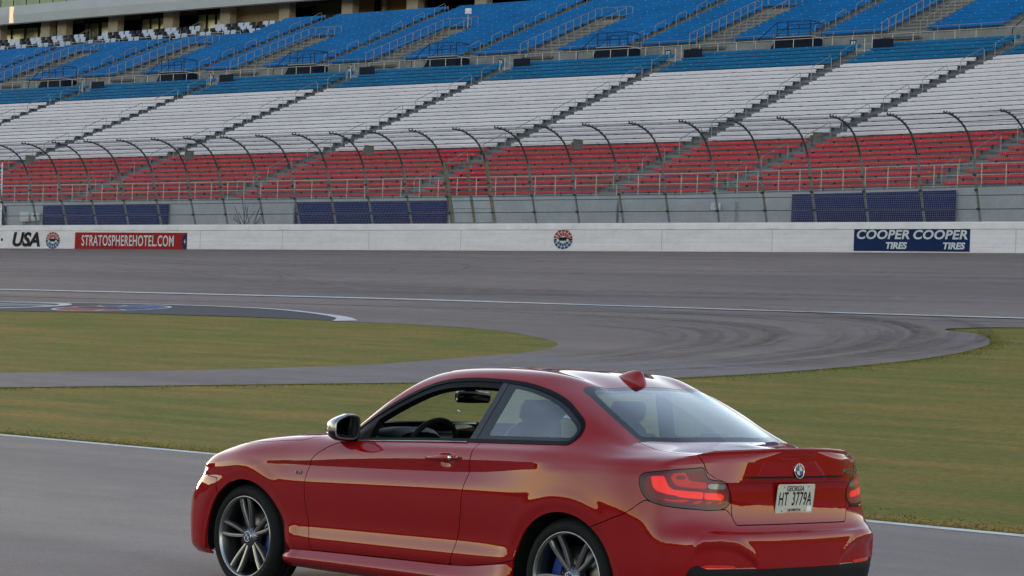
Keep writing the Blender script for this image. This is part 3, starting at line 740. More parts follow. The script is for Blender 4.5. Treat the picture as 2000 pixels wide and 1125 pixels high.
# --- wheels --------------------------------------------------------------------
def make_wheel(R=.3175, W=.225):
    w = empty('wheel')
    # local frame: axle along +Y (outside = +Y)
    A = Matrix(((1, 0, 0), (0, 0, 1), (0, -1, 0)))   # lathe z -> world y
    A = Matrix(((1, 0, 0), (0, 0, 1), (0, 1, 0))).to_4x4()
    h = W/2
    tp = [(.232, h-.020), (.244, h-.006), (.262, h+.003), (.280, h+.001), (.296, h-.008), (.308, h-.022), (R-.002, h-.040), (R, h-.055), (R, h-.075), (R-.006, h-.077), (R-.006, h-.084), (R, h-.086), (R, .004), (R-.006, .002), (R-.006, -.006), (R, -.008), (R, -h+.055), (R-.002, -h+.040), (.308, -h+.022), (.28, -h), (.25, -h+.004), (.232, -h+.02)]
    MB().lathe(tp, 96, A).build('tyre', M_rubber, w, True)
    rp = [(.2345, h-.021), (.2440, h-.012), (.2440, h-.006), (.2400, h-.004), (.2345, h-.008), (.2290, h-.022), (.2220, h-.040), (.2150, h-.075), (.205, -.02), (.205, -h+.03), (.235, -h+.01), (.242, -h+.005)]
    rim = MB().lathe(rp, 96, A).build('rim', M_barrel, w, True)
    lp = [(.2300, h-.019), (.2345, h-.006), (.2400, h-.002), (.2445, h-.005), (.2450, h-.012)]
    MB().lathe(lp, 96, A).build('rim_edge', M_rimcut, rim, True)
    # twin spokes
    def arm(s, ang0, side):
        # path in the wheel plane: leaves the hub close to its twin and ends apart on the rim
        n = 9; V = []; Fc = []
        for i in range(n):
            t = i/(n-1); r = .040+(.232-.040)*t
            da = side*(radians(8.2)+radians(2.6)*sin(pi*t))
            a = ang0+da; y = h-.050+.018*sin(pi*min(1, t*1.05)*.5)+.012*t**3
            wd = (.0120+.0022*sin(pi*t)+.003*t**4); th = .034-.008*t
            c = Vector((r*cos(a), 0, r*sin(a))); tn = Vector((-sin(a), 0, cos(a)))
            prof = [(-wd, -th), (-wd, -.010), (-wd*.62, -.001), (0, .0015), (wd*.62, -.001), (wd, -.010), (wd, -th)]
            for p, q in prof: V.append(c+tn*p+Vector((0, y+q, 0)))
        m = 7
        for i in range(n-1):
            for k in range(m-1): Fc.append((i*m+k, (i+1)*m+k, (i+1)*m+k+1, i*m+k+1))
        Fc.append(tuple(range(m))); return V, Fc
    for k in range(5):
        a0 = radians(81.5)+k*2*pi/5
        mb = MB()
        for sd in (-1, 1): V, Fc = arm(mb, a0, sd); mb.add(V, Fc)
        # web between the two arms near the hub
        sp = mb.build('spoke', M_rim, w, True)
        m2 = sp.modifiers.new('edge', 'EDGE_SPLIT'); m2.split_angle = radians(42)
        mb = MB()
        for sd in (-1, 1):
            V = []
            for i in range(7):
                t = .12+.86*i/6; r = .040+(.232-.040)*t
                da = sd*(radians(8.2)+radians(2.6)*sin(pi*t)); a = a0+da
                y = h-.050+.018*sin(pi*min(1, t*1.05)*.5)+.012*t**3+.0022
                wd = (.0125-.0010*sin(pi*t)+.003*t**4)*.26; off = sd*.004
                tn = Vector((-sin(a), 0, cos(a))); c = Vector((r*cos(a), y, r*sin(a)))+tn*off
                V += [c-tn*wd, c+tn*wd]
            mb.add(V, [(2*i, 2*i+2, 2*i+3, 2*i+1) for i in range(6)])
        mb.build('burnished_face', M_rimcut, sp, True)
    hub = MB(); hub.lathe([(.0, h-.030), (.034, h-.030), (.037, h-.034), (.058, h-.046), (.066, h-.060), (.066, h-.09)], 40, A)
    ho = hub.build('hub', M_rim, w, True)
    for k in range(5):
        mb = MB(); a = radians(81.5+36)+k*2*pi/5
        T = Matrix.Translation((.0560*cos(a), h-.043, .0560*sin(a))) @ A
        mb.lathe([(.0, -.006), (.0115, -.006), (.0115, .002), (.0140, .0025), (.0140, -.02)], 14, T)
        mb.build('wheel_bolt', M_gloss, ho, True)
    roundel('wheel_badge', .0300, Matrix.Translation((0, h-.0285, 0)) @ Matrix(((1, 0, 0, 0), (0, 0, 1, 0), (0, 1, 0, 0), (0, 0, 0, 1))), ho)
    # brake
    MB().lathe([(.06, h-.115), (.168, h-.112), (.168, h-.132), (.06, h-.132)], 64, A).build('brake_disc', M_disc, w, True)
    mb = MB(); V = []; n = 9
    for i in range(n):
        t = radians(-32)+radians(64)*i/(n-1)
        for r, y in ((.118, h-.085), (.178, h-.085), (.184, h-.095), (.184, h-.15), (.118, h-.15)):
            V.append((r*cos(t), y, r*sin(t)))
    Fc = []
    for i in range(n-1):
        for k in range(5): k2 = (k+1) % 5; Fc.append((i*5+k, i*5+k2, (i+1)*5+k2, (i+1)*5+k))
    Fc += [tuple(range(5)), tuple((n-1)*5+k for k in range(4, -1, -1))]
    mb.add(V, Fc); cal = mb.build('brake_caliper', M_caliper, w)
    return w

M_badge_blue = new_mat('badge_blue', (.008, .05, .24), rough=.15, coat=1)
M_badge_white = new_mat('badge_white', (.45, .46, .48), rough=.15, coat=1)
def roundel(name, r, M, parent):
    """black ring with a chrome edge round blue and white quarters"""
    mb = MB(); mb.lathe([(r*.90, .0005), (r*.94, .0020), (r, .0018), (r*1.02, -.001)], 40, M)
    root = mb.build(name, M_chrome, parent, True)
    MB().lathe([(r*.60, .0016), (r*.64, .0022), (r*.66, .0016), (r*.90, .0014)], 40, M).build('badge_ring', M_gloss, root)
    for col, qs in ((M_badge_blue, (1, 3)), (M_badge_white, (0, 2))):
        V = []; Fc = []
        for q in qs:
            b = len(V); V.append(M @ Vector((0, 0, .0018)))
            for i in range(9): t = pi/2*q+pi/2*i/8; V.append(M @ Vector((r*.61*cos(t), r*.61*sin(t), .0018)))
            Fc += [(b, b+i, b+i+1) for i in range(1, 9)]
        mesh_obj('badge_quarter', V, Fc, col, root)
    # the three letters on the ring
    for k, ch in enumerate('BMW'):
        a = radians(90+(1-k)*38)
        T = M @ Matrix.Translation((r*.765*cos(a), r*.765*sin(a), .0022)) @ Matrix.Rotation(a-pi/2, 4, 'Z')
        place_text('badge_letter', ch, T, M_badge_white, root, size=r*.30, extrude=.0002, offset=.0006*r/.04)
    return root

wheel0 = make_wheel()
HF, HR = (2.655, .7205, .3185), (-.035, .7255, .3175)
for i, (hx, hy, hz, s) in enumerate(((*HF, 1), (*HR, 1), (*HF, -1), (*HR, -1))):
    w = wheel0 if i == 0 else tree_copy(wheel0)
    w.parent = car; w.location = (hx, hy*s, hz)
    if s < 0: w.rotation_euler = (0, 0, pi)
    if i == 1: w.rotation_euler = (0, radians(21), 0)
    # caliper sits behind the axle: turn it back by the wheel's own angle
    for ch in w.children:
        if ch.name.startswith('brake_caliper'):
            ch.rotation_euler = (0, radians(180 if i == 0 else 180) if s > 0 else 0, 0)
            if i == 1: ch.rotation_euler = (0, radians(-36), 0)

# --- door handle, mirrors, antenna, badges ---------------------------------------
def surf_y(x, z, pm=None):
    Pq = SKIN.P; m = (Pq[:, 1] > .6); Q = Pq[m]; d = (Q[:, 0]-x)**2+(Q[:, 2]-z)**2; k = np.argsort(d)[:6]; w = 1/(d[k]+1e-6); return float((Q[k, 1]*w).sum()/w.sum())
for sgn, D in ((1, door_l), (-1, door_r)):
    yb = surf_y(1.03, .888)
    n = 15; V = []; Fc = []
    for i in range(n):
        t = i/(n-1); x = 1.035-.262*t; z = .886+.014*t
        e = sin(pi*min(max(t, .02), .98))**.32
        hh = .0195*e; dd = .013*e; off = .018+.010*sin(pi*t)
        for k in range(10):
            a = 2*pi*k/10; V.append((x, sgn*(yb-.004+off+dd*cos(a)), z+hh*sin(a)*(1-.35*(1-t))))
    for i in range(n-1):
        for k in range(10): k2 = (k+1) % 10; Fc.append((i*10+k, i*10+k2, (i+1)*10+k2, (i+1)*10+k))
    Fc += [tuple(range(10)), tuple((n-1)*10+k for k in range(9, -1, -1))]
    ho = mesh_obj('door_handle', V, Fc, M_paint, D, True)
    if sgn == 1:
        T = Matrix.Translation((.826, yb+.034, .897)) @ Matrix(((1, 0, 0, 0), (0, 0, 1, 0), (0, 1, 0, 0), (0, 0, 0, 1)))
        MB().lathe([(0, .003), (.009, .003), (.011, 0), (.011, -.01)], 16, T).build('key_lock', M_chrome, ho, True)

def superell(a, p): return (abs(cos(a))**p*(1 if cos(a) >= 0 else -1), abs(sin(a))**p*(1 if sin(a) >= 0 else -1))
M_cap = new_mat('silver_grey_mirror_cap', (.27, .27, .28), rough=.25, metal=.8, coat=1)
for sgn in (1, -1):
    # shell as stacked rounded sections from the glass (rear) to the nose (front)
    MX = .085
    secs = [(a_+MX, b_, c_) for a_, b_, c_ in ((1.585, .012, .0), (1.583, 0, 0), (1.60, -.004, 0), (1.63, -.002, 0), (1.665, .012, .002), (1.695, .032, .004), (1.715, .056, .006))]
    V = []; Fc = []; n = 32
    for x, ins, up in secs:
        for k in range(n):
            a = 2*pi*k/n; cy, cz = superell(a, .46)
            hw, hh = .098-ins, .072-ins*.85
            y = .898+cy*hw; z = 1.022+cz*hh*(1-.26*max(0, cy))-.012*max(0, cy)+up
            if cy < 0 and cz < 0: z += .0
            V.append((x-.10*(y-.898)*.5, sgn*y, z))
    for i in range(len(secs)-1):
        for k in range(n): k2 = (k+1) % n; Fc.append((i*n+k, i*n+k2, (i+1)*n+k2, (i+1)*n+k))
    Fc.append(tuple((len(secs)-1)*n+k for k in range(n-1, -1, -1)))
    mo = mesh_obj('wing_mirror', V, Fc, M_cap, car, True)
    # glass
    V = []; 
    for k in range(n):
        a = 2*pi*k/n; cy, cz = superell(a, .46); y = .898+cy*.086; z = 1.022+cz*.060*(1-.26*max(0, cy))-.012*max(0, cy)
        V.append((1.590+MX-.05*(y-.898), sgn*y, z))
    mesh_obj('mirror_glass', V, [tuple(range(n))], new_mat('mirror_glass', (.55, .58, .60), rough=.02, metal=1), mo)
    mb = MB()
    V = []
    for k in range(n):
        a = 2*pi*k/n; cy, cz = superell(a, .62)
        for m_, xx in ((.097, 1.5835+MX), (.084, 1.589+MX)): V.append((xx-.05*(cy*.09), sgn*(.898+cy*m_), 1.022+cz*(m_-.026)*(1-.26*max(0, cy))-.012*max(0, cy)))
    mb.add(V, [(2*k, 2*((k+1) % n), 2*((k+1) % n)+1, 2*k+1) for k in range(n)]); mb.build('mirror_surround', M_matte, mo)
    # dark lower half, foot and turn signal
    V = []; Fc = []; m = 17
    for x, ins, up in secs[1:]:
        for k in range(m):
            a = pi+pi*k/(m-1); cy, cz = superell(a, .62); hw, hh = .0995-ins, .0735-ins*.85
            y = .898+cy*hw; V.append((x-.05*(y-.898), sgn*y, 1.010+cz*hh*.93*(1-.26*max(0, cy))-.012*max(0, cy)+up))
    for i in range(len(secs)-2):
        for k in range(m-1): Fc.append((i*m+k, i*m+k+1, (i+1)*m+k+1, (i+1)*m+k))
    mesh_obj('mirror_underside', V, Fc, M_gloss, mo, True)
    MB().hexa([(1.705, sgn*.80, .935), (1.835, sgn*.80, .930), (1.805, sgn*.90, .955), (1.705, sgn*.90, .955), (1.705, sgn*.80, .975), (1.835, sgn*.80, .968), (1.785, sgn*.90, .985), (1.705, sgn*.90, .985)]).build('mirror_foot', M_gloss, mo)
    MB().hexa([(1.685, sgn*.988, .992), (1.785, sgn*.965, .994), (1.795, sgn*.940, .996), (1.685, sgn*.95, .994), (1.685, sgn*.992, 1.008), (1.785, sgn*.972, 1.008), (1.795, sgn*.945, 1.009), (1.685, sgn*.95, 1.008)]).build('turn_signal', M_white, mo)
# antenna fin
V = []; Fc = []; secs = [(.430, 1.374, 1.3765, .006), (.41, 1.372, 1.385, .020), (.38, 1.366, 1.397, .032), (.34, 1.356, 1.410, .040), (.30, 1.344, 1.416, .043), (.27, 1.336, 1.416, .043), (.250, 1.330, 1.411, .040), (.240, 1.327, 1.399, .036), (.230, 1.322, 1.368, .034), (.222, 1.318, 1.340, .030), (.206, 1.312, 1.320, .010)]
n = 14
for x, z0, z1, hw in secs:
    for k in range(n):
        a = pi*k/(n-1); c = cos(a); s_ = max(0.0, sin(a))
        V.append((x, hw*c*(1-.52*s_**2) if abs(c) > 1e-6 else 0, z0-.012+(z1-.008-z0+.012)*s_**.62))
for i in range(len(secs)-1):
    for k in range(n-1): Fc.append((i*n+k, i*n+k+1, (i+1)*n+k+1, (i+1)*n+k))
Fc += [tuple(range(n)), tuple((len(secs)-1)*n+k for k in range(n-1, -1, -1))]
mesh_obj('antenna_fin', V, Fc, M_paint, car, True)
# low lip spoiler along the trailing edge of the boot lid
edge = [(-.716, .612, 1.0005), (-.738, .590, 1.0025), (-.768, .535, 1.0075), (-.805, .448, 1.0135), (-.832, .375, 1.0175), (-.862, .28, 1.0225), (-.882, .18, 1.0255), (-.893, .09, 1.0272), (-.897, 0, 1.0280)]
ep = np.array(edge+[(x, -y, z) for x, y, z in edge[-2::-1]]); V = []; Fc = []
dd_ = np.gradient(ep[:, :2], axis=0); dd_ /= np.linalg.norm(dd_, axis=1)[:, None]; out_ = np.stack([dd_[:, 1], -dd_[:, 0]], 1)
if out_[len(ep)//2, 0] > 0: out_ = -out_
m = 7
for i, p in enumerate(ep):
    e = min(1, i/2.0, (len(ep)-1-i)/2.0)
    for o_, z_ in ((-.075, -.001), (-.04, .004*e), (-.008, .0125*e), (.006, .0165*e), (.0105, .014*e), (.009, .008*e-.002), (.0, -.010)):
        V.append((p[0]+out_[i, 0]*o_, p[1]+out_[i, 1]*o_, p[2]+z_+(.004 if o_ < -.03 else 0)*0))
for i in range(len(ep)-1):
    for k in range(m-1): Fc.append((i*m+k, i*m+k+1, (i+1)*m+k+1, (i+1)*m+k))
mesh_obj('boot_spoiler', V, Fc, M_paint, boot_o, True)
# boot badge, model badge, plate
tb = Matrix(((0, 0, -1, -.8945), (-1, 0, 0, 0), (0, 1, 0, .924), (0, 0, 0, 1)))
def rear_frame(y, z, x, lean=0.0, yaw=0.0):
    """local x to the right as seen from behind, local y up, local z out of the tail"""
    return Matrix.Translation((x, y, z)) @ Matrix.Rotation(yaw, 4, 'Z') @ Matrix.Rotation(lean, 4, 'Y') @ Matrix(((0, 0, -1, 0), (-1, 0, 0, 0), (0, 1, 0, 0), (0, 0, 0, 1)))
roundel('boot_badge', .039, rear_frame(0, .924, -.8960, radians(4)), boot_o)
M_badge_red = new_mat('badge_red', (.6, .02, .02), rough=.2); M_violet = new_mat('badge_violet', (.10, .08, .35), rough=.2); M_sky = new_mat('badge_light_blue', (.12, .35, .65), rough=.2)
fr = rear_frame(-.435, .918, -.8600, radians(4), radians(-13))
for i, c in enumerate((M_sky, M_violet, M_badge_red)):
    MB().hexa([fr @ Vector(p) for p in ((-.098+.011*i, -.013, .001), (-.090+.011*i, -.013, .001), (-.090+.011*i, -.013, .003), (-.098+.011*i, -.013, .003), (-.085+.011*i, .013, .001), (-.077+.011*i, .013, .001), (-.077+.011*i, .013, .003), (-.085+.011*i, .013, .003))]).build('badge_stripe', c, boot_o)
M_bdk = new_mat('dark_chrome_badge', (.06, .06, .065), rough=.25, metal=.8)
place_text('model_badge', 'M235i', fr @ Matrix.Translation((.022, 0, .003)), M_bdk, boot_o, size=.034, extrude=.002, offset=.0007, shear=.25, sx=1.15)
# wing badge
wf = Matrix.Translation((2.135, surf_y(2.135, .735)+.001, .735)) @ Matrix(((-1, 0, 0, 0), (0, 0, 1, 0), (0, 1, 0, 0), (0, 0, 0, 1)))
wb = place_text('wing_badge', 'M', wf @ Matrix.Translation((.012, 0, .002)), M_chrome, car, size=.026, extrude=.0015, offset=.001, shear=.25, sx=1.3)
for i, c in enumerate((M_sky, M_violet, M_badge_red)):
    MB().hexa([wf @ Vector(p) for p in ((-.030+.008*i, -.009, .0), (-.024+.008*i, -.009, .0), (-.024+.008*i, -.009, .003), (-.030+.008*i, -.009, .003), (-.023+.008*i, .009, .0), (-.017+.008*i, .009, .0), (-.017+.008*i, .009, .003), (-.023+.008*i, .009, .003))]).build('badge_stripe', c, wb)
# licence plate
M_plate = vary(new_mat('plate_cream', (.50, .475, .40), rough=.35, coat=.3), 30, .08)
M_ink = new_mat('plate_black_ink', (.012, .012, .014), rough=.5); M_ink2 = new_mat('plate_grey_ink', (.03, .03, .035), rough=.5)
pf = rear_frame(0, .779, -.8720, radians(-7))
def rounded_rect(w, h, r, n=5):
    o = []
    for cx, cy, a0 in ((w/2-r, h/2-r, 0), (-w/2+r, h/2-r, pi/2), (-w/2+r, -h/2+r, pi), (w/2-r, -h/2+r, 3*pi/2)):
        for i in range(n): t = a0+pi/2*i/(n-1); o.append((cx+r*cos(t), cy+r*sin(t)))
    return o
ro = rounded_rect(.305, .1524, .014); nr = len(ro)
V = [pf @ Vector((a, b, 0)) for a, b in ro]+[pf @ Vector((a, b, .003)) for a, b in ro]+[pf @ Vector((a*.975, b*.955, .0042)) for a, b in ro]+[pf @ Vector((a*.965, b*.94, .0030)) for a, b in ro]
Fc = [(i+k*nr, (i+1) % nr+k*nr, (i+1) % nr+(k+1)*nr, i+(k+1)*nr) for k in range(3) for i in range(nr)]+[tuple(range(3*nr, 4*nr))]
plate = mesh_obj('licence_plate', V, Fc, M_plate, boot_o)
place_text('plate_number', 'HT', pf @ Matrix.Translation((-.098, -.004, .0038)), M_ink, plate, size=.100, extrude=.0006, offset=.0008, sx=.56, spacing=1.1)
place_text('plate_number', '3779A', pf @ Matrix.Translation((.052, -.004, .0038)), M_ink, plate, size=.100, extrude=.0006, offset=.0008, sx=.56, spacing=1.1)
place_text('plate_state_name', 'GEORGIA', pf @ Matrix.Translation((-.008, .052, .0038)), M_ink2, plate, size=.040, extrude=.0004, offset=.0006, sx=.82)
place_text('plate_type', 'DISTRIBUTOR', pf @ Matrix.Translation((.0, -.060, .0038)), M_ink2, plate, size=.019, extrude=.0004, offset=.0004, sx=.9)
MB().box((0, 0, 0), (.036, .026, .0006), pf.to_3x3()).build('plate_sticker', new_mat('white_sticker', (.75, .75, .75), rough=.4), plate).location = pf @ Vector((.122, -.054, .0036))
mb = MB()
for a, b in ((-.10, .062), (.10, .062), (-.10, -.064), (.088, -.064)): mb.lathe([(0, .002), (.004, .001), (.005, 0)], 10, pf @ Matrix.Translation((a, b, .003)))
mb.build('plate_screw', M_disc, plate)
# chrome strip under the side glass of the door
for sgn, D in ((1, door_l), (-1, door_r)):
    pts = [(1.70-.01, surf_y(1.69, .945)+.004, .9445), (1.45, surf_y(1.45, .956)+.004, .9565), (1.2, surf_y(1.2, .968)+.004, .9685), (.98, surf_y(.98, .978)+.004, .9785), (.79, surf_y(.79, .986)+.004, .986)]
    MB().tube([(a, sgn*b, c) for a, b, c in pts], .0035, 6).build('window_sill_strip', M_rimcut, D, True)

# --- cabin ----------------------------------------------------------------------
def blob(name, secs, mat, parent, n=20, p=.6, axis='x'):
    """rounded body swept through sections (centre, half sizes)"""
    V = []; Fc = []
    for c, a_, b_ in secs:
        for k in range(n):
            t = 2*pi*k/n; u_, v_ = superell(t, p)
            if axis == 'x': V.append((c[0], c[1]+a_*u_, c[2]+b_*v_))
            elif axis == 'z': V.append((c[0]+a_*u_, c[1]+b_*v_, c[2]))
            else: V.append((c[0]+a_*u_, c[1], c[2]+b_*v_))
    for i in range(len(secs)-1):
        for k in range(n): k2 = (k+1) % n; Fc.append((i*n+k, i*n+k2, (i+1)*n+k2, (i+1)*n+k))
    Fc += [tuple(range(n)), tuple((len(secs)-1)*n+k for k in range(n-1, -1, -1))]
    return mesh_obj(name, V, Fc, mat, parent, True)
for sy in (.36, -.36):
    so = blob('front_seat', [((.98, sy, .42), .30, .24), ((.96, sy, .50), .30, .25)], M_seat, car, axis='z')
    blob('seat_back', [((.86, sy, .55), .06, .22), ((.80, sy, .75), .075, .25), ((.745, sy, .95), .065, .24), ((.71, sy, 1.06), .05, .18), ((.70, sy, 1.10), .035, .12)], M_seat, so, axis='z')
    blob('headrest', [((.69, sy, 1.10), .035, .10), ((.68, sy, 1.13), .05, .13), ((.67, sy, 1.19), .05, .135), ((.665, sy, 1.225), .035, .11)], M_seat, so, axis='z')
rs = blob('rear_bench', [((.30, 0, .48), .25, .62), ((.30, 0, .56), .24, .62)], M_seat, car, axis='z', p=.35)
blob('bench_back', [((.12, 0, .56), .06, .60), ((.04, 0, .80), .07, .60), ((.0, 0, .985), .05, .56)], M_seat, rs, axis='z', p=.35)
for sy in (.30, -.30):
    blob('headrest', [((-.03, sy, .98), .04, .09), ((-.035, sy, 1.01), .05, .125), ((-.04, sy, 1.055), .045, .12), ((-.04, sy, 1.075), .03, .09)], M_seat, rs, axis='z')
mb = MB(); mb.hexa([(-.42, -.55, .93), (-.02, -.55, .93), (-.02, .55, .93), (-.42, .55, .93), (-.40, -.55, 1.0), (-.02, -.55, .975), (-.02, .55, .975), (-.40, .55, 1.0)]); mb.build('parcel_shelf', M_inner, car)
# dashboard
secs = []
ds = blob('dashboard', [((1.70, .0, .60), .10, .72), ((1.72, .0, .80), .16, .74), ((1.76, 0, .90), .17, .74), ((1.80, 0, .935), .16, .73), ((1.84, 0, .962), .14, .70), ((1.88, 0, .985), .10, .60)], M_dash, car, axis='z', p=.3)
blob('instrument_hood', [((1.60, .40, .95), .16, .05), ((1.66, .40, .972), .19, .055), ((1.78, .38, .972), .22, .050), ((1.88, .33, .965), .26, .04), ((1.95, .30, .96), .28, .02)], M_dash, ds, axis='x', p=.8)
mb = MB(); mb.box((1.63, .02, 1.005), (.02, .235, .095), Matrix.Rotation(radians(12), 3, 'Z')); sc_ = mb.build('centre_screen', M_gloss, ds); bevel(sc_, .008)
# steering wheel
SW = Matrix.Translation((1.54, .37, .905)) @ Matrix.Rotation(radians(-22), 4, 'Y')
V = []; Fc = []; n, m = 48, 10
for i in range(n):
    t = 2*pi*i/n
    for k in range(m):
        a = 2*pi*k/m; V.append(SW @ Vector((.016*sin(a), (.182+.017*cos(a))*cos(t), (.182+.017*cos(a))*sin(t))))
for i in range(n):
    for k in range(m): Fc.append((i*m+k, i*m+(k+1) % m, ((i+1) % n)*m+(k+1) % m, ((i+1) % n)*m+k))
st = mesh_obj('steering_wheel', V, Fc, M_inner, car, True)
mb = MB(); mb.box((0, 0, 0), (.05, .15, .11)); mb.box((0, 0, -.01), (.02, .35, .035)); mb.box((0, 0, -.1), (.02, .04, .15))
o = mb.build('steering_hub', M_inner, st); o.matrix_world = SW; bevel(o, .012)
# inner mirror
bl = blob('interior_mirror', [((1.60, -.145, 1.205), .012, .022), ((1.60, -.13, 1.205), .02, .034), ((1.60, 0, 1.207), .024, .037), ((1.60, .11, 1.207), .02, .034), ((1.60, .125, 1.207), .012, .022)], M_gloss, car, axis='y', p=.7)
mb = MB(); mb.box((1.63, -.01, 1.245), (.05, .05, .06)); mb.box((1.63, -.01, 1.265), (.08, .10, .03)); mb.build('mirror_stalk', M_inner, bl)
mb = MB(); 
# =================================================================== ground
WD = Vector((0.991695, 0.128613, 0)); NN = Vector((0.128613, -0.991695, 0)); N0 = 89.0
def grade(a): return .0035*(75-max(-60, min(260, a)))
ZK = [(-400, 6.16), (0, 6.16), (18.3, 3.15), (22, 2.75), (35, 1.75), (50, .85), (62, .30), (72, 0), (3000, 0)]
def zs(s, a=75):
    z = float(np.interp(s, [q[0] for q in ZK], [q[1] for q in ZK])); return z+grade(a)*max(0, min(1, (30-s)/30))
def gp(a, s, up=0.0): p = WD*a+NN*(N0-s); p.z = zs(s, a)+up; return p
def W(a, b, z): p = WD*a+NN*(N0+b); p.z = z+grade(a); return p

def ground_sheet(name, outline, up, mat, parent=None, step=None):
    """flat outline (a, s) laid on the terrain: cut at every break of slope"""
    bm = bmesh.new(); vs = [bm.verts.new((a, s, 0)) for a, s in outline]; bm.faces.new(vs)
    cuts = [q[0] for q in ZK[1:-1]]
    cuts += [30.0] + (step or [])
    for c in cuts:
        bmesh.ops.bisect_plane(bm, geom=bm.verts[:]+bm.edges[:]+bm.faces[:], plane_co=(0, c, 0), plane_no=(0, 1, 0), dist=1e-5)
    for c in (-60, 260):
        bmesh.ops.bisect_plane(bm, geom=bm.verts[:]+bm.edges[:]+bm.faces[:], plane_co=(c, 0, 0), plane_no=(1, 0, 0), dist=1e-5)
    bmesh.ops.triangulate(bm, faces=bm.faces[:])
    V = [gp(v.co.x, v.co.y, up) for v in bm.verts]; bm.verts.index_update()
    F = [tuple(v.index for v in f.verts) for f in bm.faces]; bm.free()
    V2 = np.array([tuple(v) for v in V]); o = []
    for f in F:
        nz = np.cross(V2[f[1]]-V2[f[0]], V2[f[2]]-V2[f[0]])[2]; o.append(f if nz > 0 else f[::-1])
    return mesh_obj(name, V, o, mat, parent)

def strip_outline(pts, w):
    L = poly_curve(pts, per=6); d = np.gradient(L, axis=0); d /= np.linalg.norm(d, axis=1)[:, None]; n = np.stack([-d[:, 1], d[:, 0]], 1)
    w = np.asarray(w) if np.ndim(w) else np.full(len(L), w)
    return [tuple(q) for q in L+n*w[:, None]/2]+[tuple(q) for q in (L-n*w[:, None]/2)[::-1]]

def node_mat(name): m = bpy.data.materials.new(name); m.use_nodes = True; m.node_tree.nodes['Principled BSDF'].inputs['Specular IOR Level'].default_value = .12; return m, m.node_tree, m.node_tree.nodes['Principled BSDF']
def noise(nt, vec, scale, detail=4, rough=.55, dist=0.0):
    n = nt.nodes.new('ShaderNodeTexNoise'); n.inputs['Scale'].default_value = scale; n.inputs['Detail'].default_value = detail
    n.inputs['Roughness'].default_value = rough; n.inputs['Distortion'].default_value = dist
    nt.links.new(vec, n.inputs['Vector']); return n.outputs[0]
def ramp(nt, fac, stops):
    r = nt.nodes.new('ShaderNodeValToRGB'); e = r.color_ramp.elements
    while len(e) < len(stops): e.new(.5)
    for i, (p, c) in enumerate(stops): e[i].position = p; e[i].color = (*c, 1)
    nt.links.new(fac, r.inputs[0]); return r.outputs[0]
def mix(nt, a, b, fac, mode='MIX'):
    m = nt.nodes.new('ShaderNodeMix'); m.data_type = 'RGBA'; m.blend_type = mode
    for s_, v in ((m.inputs[0], fac), (m.inputs[6], a), (m.inputs[7], b)):
        if isinstance(v, (int, float)): s_.default_value = v
        elif isinstance(v, tuple): s_.default_value = (*v, 1)
        else: nt.links.new(v, s_)
    return m.outputs[2]
def coords(nt, rot=0.0, scale=(1, 1, 1)):
    tc = nt.nodes.new('ShaderNodeTexCoord'); mp = nt.nodes.new('ShaderNodeMapping'); mp.vector_type = 'POINT'
    mp.inputs['Rotation'].default_value = (0, 0, rot); mp.inputs['Scale'].default_value = scale
    nt.links.new(tc.outputs['Object'], mp.inputs[0]); return mp.outputs[0]
TRK = -atan2(WD.y, WD.x)     # turns world x onto the wall direction

M_grass, g, gb = node_mat('mown_grass')
c1 = coords(g); c2 = coords(g, radians(-45.5), (.14, 1, 1)); c3 = coords(g, radians(-43), (.35, 1.6, 1))
n1 = noise(g, c1, .35, 5, .6); n2 = noise(g, c2, .9, 4, .6); n3 = noise(g, c1, 7, 8, .75); n4 = noise(g, c1, 55, 3, .6); n5 = noise(g, c3, .55, 4, .6)
colA = ramp(g, n1, [(.40, (.098, .132, .019)), (.56, (.178, .158, .030)), (.72, (.30, .180, .052))])
colB = ramp(g, n2, [(.42, (.098, .134, .019)), (.57, (.178, .158, .030)), (.72, (.315, .185, .055))])
cc = mix(g, colA, colB, .5)
cc = mix(g, cc, ramp(g, n5, [(.38, (.100, .120, .019)), (.64, (.30, .168, .052))]), .35)
cc = mix(g, cc, ramp(g, n3, [(.32, (.48, .52, .5)), (.68, (1.5, 1.42, 1.3))]), .85, 'MULTIPLY')
cc = mix(g, cc, ramp(g, n4, [(.25, (.55, .6, .55)), (.75, (1.5, 1.4, 1.3))]), .65, 'MULTIPLY')
g.links.new(cc, gb.inputs['Base Color']); gb.inputs['Roughness'].default_value = .95; gb.inputs['Specular IOR Level'].default_value = .15
bp = g.nodes.new('ShaderNodeBump'); bp.inputs['Strength'].default_value = .9; bp.inputs['Distance'].default_value = .05
g.links.new(noise(g, c1, 30, 5, .7), bp.inputs['Height']); g.links.new(bp.outputs[0], gb.inputs['Normal'])

